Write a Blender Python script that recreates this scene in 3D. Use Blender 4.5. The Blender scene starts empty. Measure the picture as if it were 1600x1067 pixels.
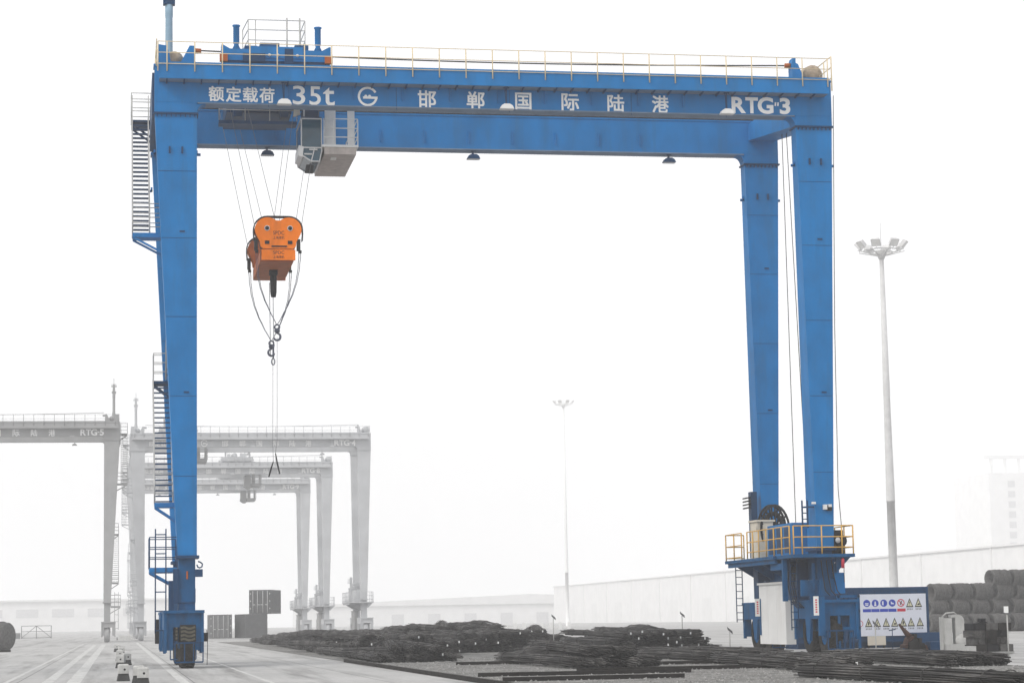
import bpy, math, random
from mathutils import Vector, Matrix
sc = bpy.context.scene
C = sc.collection
rnd = random.Random(7)
R = math.radians

# ---------------------------------------------------------------- camera
cam = bpy.data.cameras.new('camera')
cam.sensor_width = 36.0
cam.lens = 3521.5 / 1600 * 36
cam.clip_start = 0.5
cam.clip_end = 6000
cam_o = bpy.data.objects.new('camera', cam)
C.objects.link(cam_o)
YAW, PIT, ROL = 0.174004, 0.1228, 0.0175
fw = Vector((math.sin(YAW) * math.cos(PIT), math.cos(YAW) * math.cos(PIT), math.sin(PIT)))
r0 = Vector((math.cos(YAW), -math.sin(YAW), 0))
u0 = r0.cross(fw)
rr = r0 * math.cos(ROL) - u0 * math.sin(ROL)
uu = u0 * math.cos(ROL) + r0 * math.sin(ROL)
m = Matrix((rr, uu, -fw)).transposed().to_4x4()
m.translation = Vector((-1.934, -79.861, 1.446))
cam_o.matrix_world = m
sc.camera = cam_o

# ---------------------------------------------------------------- sky, sun, exposure
SUN_DIR = Vector((-0.75, -0.42, 0.72)).normalized()          # towards the sun
world = bpy.data.worlds.new('World')
sc.world = world
world.use_nodes = True
wn, wl = world.node_tree.nodes, world.node_tree.links
wn.clear()
sky = wn.new('ShaderNodeTexSky')
sky.sky_type = 'NISHITA'
sky.sun_disc = False
sky.sun_elevation = math.asin(SUN_DIR.z)
sky.sun_rotation = math.atan2(SUN_DIR.x, SUN_DIR.y)
sky.air_density = 1.0
sky.dust_density = 6.0
sky.ozone_density = 1.0
mix = wn.new('ShaderNodeMix')                                  # a closed pale overcast deck hides nearly all the blue
mix.data_type = 'RGBA'
mix.inputs[0].default_value = 0.94
mix.inputs[7].default_value = (9.6, 9.6, 9.65, 1)
bg = wn.new('ShaderNodeBackground')
bg.inputs[1].default_value = 0.12
wo = wn.new('ShaderNodeOutputWorld')
wl.new(sky.outputs[0], mix.inputs[6])
wl.new(mix.outputs[2], bg.inputs[0])
wl.new(bg.outputs[0], wo.inputs[0])

sun = bpy.data.lights.new('sun', 'SUN')
sun.energy = 1.5
sun.angle = R(18)
sun.color = (1.0, 0.97, 0.93)
sun_o = bpy.data.objects.new('sun', sun)
C.objects.link(sun_o)
sun_o.rotation_euler = SUN_DIR.to_track_quat('Z', 'Y').to_euler()

vs = sc.view_settings
vs.view_transform = 'Standard'
vs.look = 'None'
vs.gamma = 1.0
vs.exposure = 0.0
vs.use_curve_mapping = False
cy = sc.cycles
cy.max_bounces = 6
cy.diffuse_bounces = 3
cy.glossy_bounces = 2
cy.transmission_bounces = 4
cy.volume_bounces = 2
cy.transparent_max_bounces = 8
cy.use_denoising = True
cy.use_adaptive_sampling = True
cy.adaptive_threshold = 0.01


# ---------------------------------------------------------------- materials
def mat(name, col, rough=0.6, metal=0.0, var=0.15, scale=3.0, stretch=(1, 1, 1), bump=0.0, bscale=40.0,
        dirt=None, dirt_amt=0.0, dirt_scale=1.2, dirt_stretch=(1, 1, 0.25), spec=0.12):
    """plain Principled with noise variation, an optional second stain colour and fine relief"""
    M = bpy.data.materials.new(name)
    M.use_nodes = True
    n, l = M.node_tree.nodes, M.node_tree.links
    b = n['Principled BSDF']
    b.inputs['Roughness'].default_value = rough
    b.inputs['Metallic'].default_value = metal
    b.inputs['Specular IOR Level'].default_value = spec
    geo = n.new('ShaderNodeNewGeometry')
    mp = n.new('ShaderNodeMapping')
    mp.inputs['Scale'].default_value = stretch
    l.new(geo.outputs['Position'], mp.inputs[0])
    nz = n.new('ShaderNodeTexNoise')
    nz.inputs['Scale'].default_value = scale
    nz.inputs['Detail'].default_value = 5
    l.new(mp.outputs[0], nz.inputs[0])
    mr = n.new('ShaderNodeMapRange')
    mr.inputs[1].default_value = 0.3
    mr.inputs[2].default_value = 0.7
    mr.inputs[3].default_value = 1 - var
    mr.inputs[4].default_value = 1 + var
    l.new(nz.outputs[0], mr.inputs[0])
    mul = n.new('ShaderNodeVectorMath')
    mul.operation = 'SCALE'
    mul.inputs[0].default_value = col
    l.new(mr.outputs[0], mul.inputs['Scale'])
    out = mul.outputs[0]
    if dirt:
        mp2 = n.new('ShaderNodeMapping')
        mp2.inputs['Scale'].default_value = dirt_stretch
        l.new(geo.outputs['Position'], mp2.inputs[0])
        nd = n.new('ShaderNodeTexNoise')
        nd.inputs['Scale'].default_value = dirt_scale
        nd.inputs['Detail'].default_value = 7
        nd.inputs['Roughness'].default_value = 0.65
        l.new(mp2.outputs[0], nd.inputs[0])
        md = n.new('ShaderNodeMapRange')
        md.inputs[1].default_value = 0.5
        md.inputs[2].default_value = 0.75
        md.inputs[3].default_value = 0
        md.inputs[4].default_value = dirt_amt
        l.new(nd.outputs[0], md.inputs[0])
        mx = n.new('ShaderNodeMix')
        mx.data_type = 'RGBA'
        mx.inputs[7].default_value = (*dirt, 1)
        l.new(md.outputs[0], mx.inputs[0])
        l.new(out, mx.inputs[6])
        out = mx.outputs[2]
    l.new(out, b.inputs['Base Color'])
    if bump:
        nb = n.new('ShaderNodeTexNoise')
        nb.inputs['Scale'].default_value = bscale
        nb.inputs['Detail'].default_value = 4
        l.new(geo.outputs['Position'], nb.inputs[0])
        bp = n.new('ShaderNodeBump')
        bp.inputs['Strength'].default_value = bump
        bp.inputs['Distance'].default_value = 0.03
        l.new(nb.outputs[0], bp.inputs['Height'])
        l.new(bp.outputs[0], b.inputs['Normal'])
    return M


M = {
    'blue': mat('blue_paint', (0.0, 0.157, 0.425), 0.55, 0, 0.13, 1.3, (1, 1, 0.6), dirt=(0.015, 0.115, 0.25), dirt_amt=0.55, dirt_scale=1.6, dirt_stretch=(1.5, 1.5, 0.2)),
    'blue_mid': mat('grimy_shaded_blue_paint', (0.0, 0.078, 0.21), 0.6, 0, 0.15, 1.5, dirt=(0.02, 0.025, 0.035), dirt_amt=0.6, dirt_scale=2.2),  # darker blue: shade at the crane base put into the paint, plus grime
    'blue_greyed': mat('greyed_blue_steel', (0.16, 0.22, 0.31), 0.7, 0, 0.12, 2.0),  # grey look of ground-lit undersides put into the blue
    'blue_dark': mat('dark_blue_paint', (0.002, 0.042, 0.12), 0.5, 0, 0.1, 2.0, dirt=(0.03, 0.035, 0.04), dirt_amt=0.5),
    'far': mat('hazed_steel_paint', (0.33, 0.332, 0.335), 0.7, 0, 0.08, 0.6, dirt=(0.25, 0.252, 0.255), dirt_amt=0.4),  # distance haze put into the paint as pale grey
    'far_tint': mat('hazed_blue_grey_paint', (0.49, 0.50, 0.515), 0.7, 0, 0.08, 0.6, dirt=(0.39, 0.40, 0.415), dirt_amt=0.4),  # paler still: haze over the rear cranes mixed into their paint
    'rail': mat('cream_yellow_rail', (0.68, 0.56, 0.36), 0.55, 0, 0.12, 5),  # yellow paled: bright sky glare put into the top rail colour
    'rail_grey': mat('galvanised_rail', (0.45, 0.45, 0.44), 0.5, 0.3, 0.12, 5),
    'rail_orange': mat('worn_yellow_rail', (0.66, 0.38, 0.08), 0.55, 0, 0.12, 5, dirt=(0.5, 0.48, 0.42), dirt_amt=0.6, dirt_scale=3),
    'white': mat('white_lettering', (0.86, 0.86, 0.86), 0.6, 0, 0.04, 6),
    'white_panel': mat('white_panel', (0.74, 0.74, 0.73), 0.55, 0, 0.04, 1.5, dirt=(0.45, 0.43, 0.40), dirt_amt=0.25),
    'cream': mat('cream_panel', (0.62, 0.57, 0.48), 0.6, 0, 0.06, 3, dirt=(0.4, 0.34, 0.27), dirt_amt=0.4),
    'cabfloor': mat('cab_floor_panel', (0.50, 0.45, 0.42), 0.7, 0, 0.1, 4, dirt=(0.22, 0.2, 0.19), dirt_amt=0.5, dirt_scale=3),
    'black': mat('black_steel', (0.02, 0.02, 0.022), 0.6, 0.2, 0.2, 6),
    'rubber': mat('tyre_rubber', (0.022, 0.021, 0.02), 0.85, 0, 0.25, 6, bump=0.3, dirt=(0.09, 0.08, 0.07), dirt_amt=0.5, dirt_scale=3),
    'stripe': mat('faded_bumper_stripe', (0.10, 0.094, 0.07), 0.8, 0, 0.2, 6),
    'orange': mat('orange_paint', (0.90, 0.205, 0.0), 0.5, 0, 0.08, 3, dirt=(0.35, 0.10, 0.02), dirt_amt=0.4, dirt_scale=2.5),
    'orange_dark': mat('dark_orange_paint', (0.40, 0.10, 0.02), 0.6, 0, 0.15, 3, dirt=(0.2, 0.07, 0.03), dirt_amt=0.6, dirt_scale=2.5),  # darker orange: shade under the lifting block put into the colour
    'rope': mat('wire_rope', (0.17, 0.17, 0.18), 0.6, 0.4, 0.2, 20),
    'chain': mat('sling_chain', (0.10, 0.11, 0.15), 0.5, 0.5, 0.3, 30),
    'glass': mat('cab_glass', (0.012, 0.07, 0.115), 0.08, 0, 0.25, 1.2, spec=0.5),
    'galv': mat('galvanised_steel', (0.62, 0.62, 0.62), 0.6, 0.0, 0.08, 2),
    'mastgrey': mat('weathered_grey_mast', (0.24, 0.36, 0.46), 0.6, 0, 0.12, 4, dirt=(0.2, 0.25, 0.3), dirt_amt=0.5),
    'tan': mat('canvas_cover', (0.36, 0.29, 0.22), 0.85, 0, 0.3, 5, bump=0.3, bscale=8),
    'concrete_block': mat('painted_concrete', (0.48, 0.48, 0.465), 0.85, 0, 0.12, 8, dirt=(0.25, 0.25, 0.24), dirt_amt=0.6, dirt_scale=6),
    'dark_concrete': mat('dark_concrete', (0.06, 0.06, 0.06), 0.9, 0, 0.2, 8),
    'rebar': mat('rebar_steel', (0.042, 0.040, 0.039), 0.6, 0.0, 0.5, 1.5, (6, 0.4, 6), dirt=(0.24, 0.23, 0.22), dirt_amt=0.85, dirt_scale=1.6, dirt_stretch=(3, 0.3, 2)),
    'wire': mat('wire_rod', (0.085, 0.083, 0.081), 0.65, 0.0, 0.35, 7),
    'timber': mat('dark_timber', (0.025, 0.023, 0.022), 0.9, 0, 0.3, 5, bump=0.4),
    'tag': mat('paper_tag', (0.85, 0.85, 0.84), 0.7, 0, 0.02),
    'box_dark': mat('dark_grey_container', (0.11, 0.112, 0.115), 0.7, 0, 0.12, 2),
    'box_mid': mat('grey_container', (0.17, 0.172, 0.175), 0.7, 0, 0.12, 2),
    'sheet': mat('warehouse_cladding', (0.80, 0.80, 0.80), 0.7, 0, 0.05, 0.3),  # pale walls, lightened further: distance haze put into the colour
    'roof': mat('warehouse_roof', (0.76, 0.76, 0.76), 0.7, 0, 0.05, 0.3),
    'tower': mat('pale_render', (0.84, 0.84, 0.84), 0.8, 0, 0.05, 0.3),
    'win_hazed': mat('hazed_window', (0.60, 0.60, 0.61), 0.4, 0, 0.1),  # light grey openings: haze put into the window colour
    'paint_line': mat('road_paint', (0.50, 0.50, 0.49), 0.85, 0, 0.15, 5, dirt=(0.31, 0.31, 0.30), dirt_amt=1.0, dirt_scale=1.6, dirt_stretch=(2, 0.6, 1)),
    'stone': mat('gravel_stone', (0.24, 0.237, 0.23), 0.9, 0, 0.45, 9),
    'brown': mat('red_brown_machine', (0.09, 0.042, 0.03), 0.7, 0, 0.3, 5, dirt=(0.06, 0.04, 0.035), dirt_amt=0.6, dirt_scale=4),
    'greysteel': mat('light_grey_frame', (0.42, 0.42, 0.41), 0.7, 0, 0.1, 4, dirt=(0.2, 0.2, 0.19), dirt_amt=0.5, dirt_scale=4),
    'sign_blue': mat('sign_blue', (0.035, 0.065, 0.42), 0.5, 0, 0.02),
    'sign_red': mat('sign_red', (0.55, 0.04, 0.07), 0.5, 0, 0.02),
    'sign_yellow': mat('sign_yellow', (0.62, 0.60, 0.44), 0.5, 0, 0.02),
    'sign_white': mat('sign_white', (0.70, 0.72, 0.80), 0.5, 0, 0.03),
    'sign_black': mat('sign_black', (0.02, 0.02, 0.02), 0.5, 0, 0.02),
}


def slab_ground():
    """large concrete apron: stains, tyre-worn bands and saw-cut joints"""
    G = mat('concrete_apron', (0.40, 0.398, 0.393), 0.9, 0, 0.14, 0.35, (1, 0.35, 1), bump=0.25, bscale=60,
            dirt=(0.14, 0.138, 0.134), dirt_amt=0.85, dirt_scale=0.55, dirt_stretch=(1.6, 0.07, 1))
    n, l = G.node_tree.nodes, G.node_tree.links
    b = n['Principled BSDF']
    src = b.inputs['Base Color'].links[0].from_socket
    geo = n.new('ShaderNodeNewGeometry')
    sep = n.new('ShaderNodeSeparateXYZ')
    l.new(geo.outputs['Position'], sep.inputs[0])
    fac = None
    for ax, per in ((0, 4.6), (1, 6.0)):
        a = n.new('ShaderNodeMath'); a.operation = 'PINGPONG'; a.inputs[1].default_value = per / 2
        l.new(sep.outputs[ax], a.inputs[0])
        c = n.new('ShaderNodeMath'); c.operation = 'LESS_THAN'; c.inputs[1].default_value = 0.018
        l.new(a.outputs[0], c.inputs[0])
        if fac is None:
            fac = c
        else:
            d = n.new('ShaderNodeMath'); d.operation = 'MAXIMUM'
            l.new(fac.outputs[0], d.inputs[0]); l.new(c.outputs[0], d.inputs[1]); fac = d
    sc_ = n.new('ShaderNodeMath'); sc_.operation = 'MULTIPLY'; sc_.inputs[1].default_value = 0.65
    l.new(fac.outputs[0], sc_.inputs[0])
    mx = n.new('ShaderNodeMix'); mx.data_type = 'RGBA'
    mx.inputs[7].default_value = (0.07, 0.07, 0.068, 1)
    l.new(sc_.outputs[0], mx.inputs[0]); l.new(src, mx.inputs[6])
    # fine pitting
    nz = n.new('ShaderNodeTexNoise'); nz.inputs['Scale'].default_value = 6; nz.inputs['Detail'].default_value = 8
    l.new(geo.outputs['Position'], nz.inputs[0])
    mr = n.new('ShaderNodeMapRange'); mr.inputs[1].default_value = 0.3; mr.inputs[2].default_value = 0.7
    mr.inputs[3].default_value = 0.88; mr.inputs[4].default_value = 1.1
    l.new(nz.outputs[0], mr.inputs[0])
    v = n.new('ShaderNodeVectorMath'); v.operation = 'SCALE'
    l.new(mx.outputs[2], v.inputs[0]); l.new(mr.outputs[0], v.inputs['Scale'])
    l.new(v.outputs[0], b.inputs['Base Color'])
    return G


def gravel_mat():
    G = mat('gravel', (0.19, 0.187, 0.18), 0.95, 0, 0.3, 0.8, dirt=(0.09, 0.087, 0.082), dirt_amt=0.6, dirt_scale=0.7, dirt_stretch=(1, 1, 1))
    n, l = G.node_tree.nodes, G.node_tree.links
    b = n['Principled BSDF']
    src = b.inputs['Base Color'].links[0].from_socket
    geo = n.new('ShaderNodeNewGeometry')
    vo = n.new('ShaderNodeTexVoronoi'); vo.inputs['Scale'].default_value = 14
    l.new(geo.outputs['Position'], vo.inputs['Vector'])
    bw = n.new('ShaderNodeRGBToBW'); l.new(vo.outputs['Color'], bw.inputs[0])
    mr = n.new('ShaderNodeMapRange'); mr.inputs[3].default_value = 0.45; mr.inputs[4].default_value = 1.6
    l.new(bw.outputs[0], mr.inputs[0])
    v = n.new('ShaderNodeVectorMath'); v.operation = 'SCALE'
    l.new(src, v.inputs[0]); l.new(mr.outputs[0], v.inputs['Scale'])
    l.new(v.outputs[0], b.inputs['Base Color'])
    bp = n.new('ShaderNodeBump'); bp.inputs['Strength'].default_value = 0.9; bp.inputs['Distance'].default_value = 0.04
    bp.invert = True
    l.new(vo.outputs['Distance'], bp.inputs['Height']); l.new(bp.outputs[0], b.inputs['Normal'])
    return G


M['ground'] = slab_ground()
M['gravel'] = gravel_mat()

# ---------------------------------------------------------------- mesh helpers
MIRROR = [False]


class MB:
    def __init__(self):
        self.v, self.f, self.s = [], [], []

    def add(self, vs_, fs, smooth=False):
        o = len(self.v)
        self.v += [tuple(p) for p in vs_]
        for q in fs:
            self.f.append([i + o for i in q]); self.s.append(smooth)
        return self

    def box(self, x0, x1, y0, y1, z0, z1):
        return self.frus((x0, x1, y0, y1), z0, (x0, x1, y0, y1), z1)

    def frus(self, a, z0, b, z1):
        v = [(a[0], a[2], z0), (a[1], a[2], z0), (a[1], a[3], z0), (a[0], a[3], z0),
             (b[0], b[2], z1), (b[1], b[2], z1), (b[1], b[3], z1), (b[0], b[3], z1)]
        return self.add(v, [(3, 2, 1, 0), (4, 5, 6, 7), (0, 1, 5, 4), (1, 2, 6, 5), (2, 3, 7, 6), (3, 0, 4, 7)])

    def bar(self, p, q, w, h=None, up=(0, 0, 1)):
        p, q = Vector(p), Vector(q)
        h = w if h is None else h
        d = (q - p).normalized()
        s = d.cross(Vector(up))
        if s.length < 1e-4:
            s = d.cross(Vector((0, 1, 0)))
        s.normalize()
        t = s.cross(d)
        s, t = s * w / 2, t * h / 2
        v = [p - s - t, p + s - t, p + s + t, p - s + t, q - s - t, q + s - t, q + s + t, q - s + t]
        return self.add(v, [(0, 1, 2, 3), (7, 6, 5, 4), (1, 0, 4, 5), (2, 1, 5, 6), (3, 2, 6, 7), (0, 3, 7, 4)])

    def path(self, pts, rad, n=6, closed=False):
        pts = [Vector(p) for p in pts]
        rad = rad if isinstance(rad, (list, tuple)) else [rad] * len(pts)
        vs_, fs = [], []
        ref = None
        N = len(pts)
        for i, p in enumerate(pts):
            if closed:
                d = (pts[(i + 1) % N] - pts[i - 1]).normalized()
            else:
                d = (pts[min(i + 1, N - 1)] - pts[max(i - 1, 0)]).normalized()
            if ref is None:
                ref = Vector((0, 0, 1)) if abs(d.z) < 0.9 else Vector((0, 1, 0))
                ref = ref.cross(d).normalized()
            ref = (ref - d * ref.dot(d)).normalized()
            t = d.cross(ref)
            for k in range(n):
                a = 2 * math.pi * k / n
                vs_.append(p + (ref * math.cos(a) + t * math.sin(a)) * rad[i])
        for i in range(N if closed else N - 1):
            j = (i + 1) % N
            for k in range(n):
                k2 = (k + 1) % n
                fs.append((i * n + k, i * n + k2, j * n + k2, j * n + k))
        self.add(vs_, fs, True)
        if not closed:
            o = len(self.v) - len(vs_)
            self.f.append([o + k for k in range(n)][::-1]); self.s.append(False)
            self.f.append([o + (N - 1) * n + k for k in range(n)]); self.s.append(False)
        return self

    def tube(self, p, q, r_, n=8, r2=None):
        return self.path([p, q], [r_, r_ if r2 is None else r2], n)

    def prism(self, poly, a0, a1, axis='y'):
        """poly: list of 2-D points, extruded from a0 to a1 along the axis"""
        def P(u, v, a):
            return (u, a, v) if axis == 'y' else ((a, u, v) if axis == 'x' else (u, v, a))
        n = len(poly)
        vs_ = [P(u, v, a0) for u, v in poly] + [P(u, v, a1) for u, v in poly]
        fs = [list(range(n)), list(range(2 * n - 1, n - 1, -1))]
        for i in range(n):
            j = (i + 1) % n
            fs.append((j, i, n + i, n + j))
        return self.add(vs_, fs)

    def lathe(self, prof, c, ax, n=24, smooth=True):
        """prof: (radius, offset along axis) pairs"""
        c, ax = Vector(c), Vector(ax).normalized()
        s = ax.orthogonal().normalized()
        t = ax.cross(s)
        vs_, fs = [], []
        for r_, a in prof:
            for k in range(n):
                g = 2 * math.pi * k / n
                vs_.append(c + ax * a + (s * math.cos(g) + t * math.sin(g)) * r_)
        for i in range(len(prof) - 1):
            for k in range(n):
                k2 = (k + 1) % n
                fs.append((i * n + k, i * n + k2, (i + 1) * n + k2, (i + 1) * n + k))
        return self.add(vs_, fs, smooth)

    def mesh(self, name, material):
        me = bpy.data.meshes.new(name)
        v, f = self.v, self.f
        if MIRROR[0]:
            v = [(-a, b, c) for a, b, c in v]
            f = [q[::-1] for q in f]
        me.from_pydata(v, [], f)
        me.polygons.foreach_set('use_smooth', self.s)
        me.materials.append(M[material] if isinstance(material, str) else material)
        me.update()
        return me

    def build(self, name, material, parent=None, loc=None):
        return place(name, self.mesh(name, material), parent, loc)


def place(name, me, parent=None, loc=None, rz=None):
    o = bpy.data.objects.new(name, me)
    C.objects.link(o)
    if parent is not None:
        o.parent = parent
    if loc is not None:
        o.location = loc
    if rz is not None:
        o.rotation_euler[2] = rz
    return o


def tag(o, label, cat, group=None):
    o['label'] = label
    o['category'] = cat
    if group:
        o['group'] = group
    return o


def structure(o):
    o['kind'] = 'structure'
    return o


def thing(name, label, cat, loc=(0, 0, 0), rz=0, group=None):
    o = place(name, None, None, loc, rz)
    o.empty_display_size = 0.5
    return tag(o, label, cat, group)


def copy_tree(o, parent=None):
    c = o.copy()
    C.objects.link(c)
    if parent is not None:
        c.parent = parent
    for ch in list(o.children):
        copy_tree(ch, c)
    return c


TEXT = {}


def text_mesh(s, bold=0.02):
    """glyph outline as a flat mesh, normalised to the unit square in x and z"""
    if (s, bold) in TEXT:
        return TEXT[(s, bold)]
    cu = bpy.data.curves.new('t', 'FONT')
    cu.body = s
    cu.offset = 0.0 if ord(s[0]) > 255 else bold
    cu.extrude = 0.0
    cu.resolution_u = 4
    o = bpy.data.objects.new('t', cu)
    C.objects.link(o)
    dg = bpy.context.evaluated_depsgraph_get()
    me = bpy.data.meshes.new_from_object(o.evaluated_get(dg))
    vs_ = [v.co.copy() for v in me.vertices]
    fs = [list(p.vertices) for p in me.polygons]
    bpy.data.objects.remove(o)
    bpy.data.curves.remove(cu)
    bpy.data.meshes.remove(me)
    x0, x1 = min(v.x for v in vs_), max(v.x for v in vs_)
    y0, y1 = min(v.y for v in vs_), max(v.y for v in vs_)
    res = ([((v.x - x0) / (x1 - x0), (v.y - y0) / (y1 - y0)) for v in vs_], fs)
    TEXT[(s, bold)] = res
    return res


def text_on(mb, s, x0, x1, z0, z1, y, bold=0.02):
    vs_, fs = text_mesh(s, bold)
    sh = ((0, 0),) if ord(s[0]) < 256 or not bold else ((-1, -1), (1, -1), (1, 1), (-1, 1), (0, 0))
    e = bold * .9
    for i, (p, q) in enumerate(sh):
        mb.add([(x0 + u * (x1 - x0) + p * e, y - .001 * i, z0 + w * (z1 - z0) + q * e) for u, w in vs_], fs)
    return mb


# ---------------------------------------------------------------- ground
g = MB()
g.add([(-380, -150, 0), (480, -150, 0), (480, 900, 0), (-380, 900, 0)], [(0, 1, 2, 3)])
structure(g.build('ground', 'ground'))
g = MB()
g.add([(6.5, -70, 0.012), (21.8, -70, 0.012), (21.8, 118, 0.012), (6.5, 118, 0.012)], [(0, 1, 2, 3)])
structure(g.build('gravel_bed', 'gravel'))
for x0, x1, ya, yb in ((-4.98, -4.84, -70, 120), (-3.92, -3.64, -70, 110), (-3.26, -2.90, -70, 110),
                       (1.80, 1.93, -70, 130), (-0.36, -0.12, -70, 130)):
    g = MB()
    y = ya
    while y < yb:                                      # worn paint: laid in lengths with ragged gaps
        L = rnd.uniform(3, 9)
        g.add([(x0 + rnd.uniform(-.01, .01), y, .004), (x1 + rnd.uniform(-.01, .01), y, .004),
               (x1 + rnd.uniform(-.01, .01), y + L, .004), (x0 + rnd.uniform(-.01, .01), y + L, .004)], [(0, 1, 2, 3)])
        y += L + rnd.choice((0, 0, 0, .15, .4))
    structure(g.build('road_line', 'paint_line'))
g = MB()
for k in range(6):
    y0 = -64 + k * 11.5
    g.box(6.38, 6.48, y0, y0 + 11.44, 0, 0.11)
structure(g.build('kerb', 'timber'))
g = MB()
for k in range(9000):                                  # loose stones on the near gravel
    y = -48 + 56 * rnd.random() ** 1.3
    x = rnd.uniform(6.6, 21.6)
    s = rnd.uniform(.018, .05)
    a = rnd.uniform(0, 6.28)
    p = [(x + s * math.cos(a + q * 1.57) * rnd.uniform(.7, 1.2), y + s * math.sin(a + q * 1.57) * rnd.uniform(.7, 1.2), 0.014) for q in range(4)]
    t = (x + rnd.uniform(-.3, .3) * s, y + rnd.uniform(-.3, .3) * s, 0.014 + s * rnd.uniform(.5, 1.0))
    g.add(p + [t], [(0, 1, 4), (1, 2, 4), (2, 3, 4), (3, 0, 4)])
o = g.build('loose_gravel', 'stone')
o['kind'] = 'stuff'
tag(o, 'loose grey stones scattered over the gravel bed', 'gravel')


# ---------------------------------------------------------------- gantry cranes
LX, RX = 0.42, 23.44


def rail_run(mb_rail, posts, z0, zs, rail_r=0.022):
    for a, b in zip(posts[:-1], posts[1:]):
        for z in zs:
            mb_rail.tube((a[0], a[1], z0 + z), (b[0], b[1], z0 + z), rail_r, 5)


def guard_rail(parent, posts, z0, h, material, zs=None, name='guard_rail', post_r=0.026, rail_r=0.022):
    mb = MB()
    rail_run(mb, posts, z0, zs or (h, h * .55, h * .15), rail_r)
    o = mb.build(name, material, parent)
    for p in posts:
        MB().tube((p[0], p[1], z0), (p[0], p[1], z0 + h), post_r, 6).build('post', material, o)
    return o


def stair(parent, x0, x1, ya, za, yb, zb, n, steel, rail, detail):
    st = MB()
    for x in (x0, x1):
        st.bar((x, ya, za), (x, yb, zb), 0.05, 0.18)
    o = st.build('stair_flight', rail, parent)
    tm = MB()
    for k in range(n):
        t = (k + .5) / n
        tread = MB().box(x0 + .03, x1 - .03, -.11, .11, -.02, .02)
        y, z = ya + (yb - ya) * t, za + (zb - za) * t
        if detail:
            if k == 0:
                me = tread.mesh('tread', steel)
            place('tread', me, o, (0, y, z))
        else:
            tm.box(x0 + .03, x1 - .03, y - .11, y + .11, z - .02, z + .02)
    if not detail:
        tm.build('tread', steel, o)
    h = MB()
    for x in (x0, x1):
        h.tube((x, ya, za + .95), (x, yb, zb + .95), .02, 5)
        for k in range(0, 5):
            t = k / 4
            y, z = ya + (yb - ya) * t, za + (zb - za) * t
            h.tube((x, y, z), (x, y, z + .95), .018, 5)
    h.build('handrail', rail, o)
    return o


def landing(parent, x0, x1, y0, y1, z, steel, rail, braces=True):
    o = MB().box(x0, x1, y0, y1, z - .16, z).build('landing', steel, parent)
    if braces:
        for yb in (y0 + .06, y1 - .06):
            MB().bar((x0 + .02, yb, z - .16), (x1 + .12, yb, z - .75), .07).build('brace', steel, o)
    r = MB()
    for a, b in (((x0, y0), (x1, y0)), ((x0, y0), (x0, y1)), ((x0, y1), (x1, y1))):
        for h in (.35, .7, 1.05):
            r.tube((*a, z + h), (*b, z + h), .018, 5)
    for p in ((x0, y0), (x0, (y0 + y1) / 2), (x0, y1), (x1, y0), (x1, y1)):
        r.tube((*p, z), (*p, z + 1.05), .02, 5)
    r.build('guard_rail', rail, o)
    return o


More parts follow.
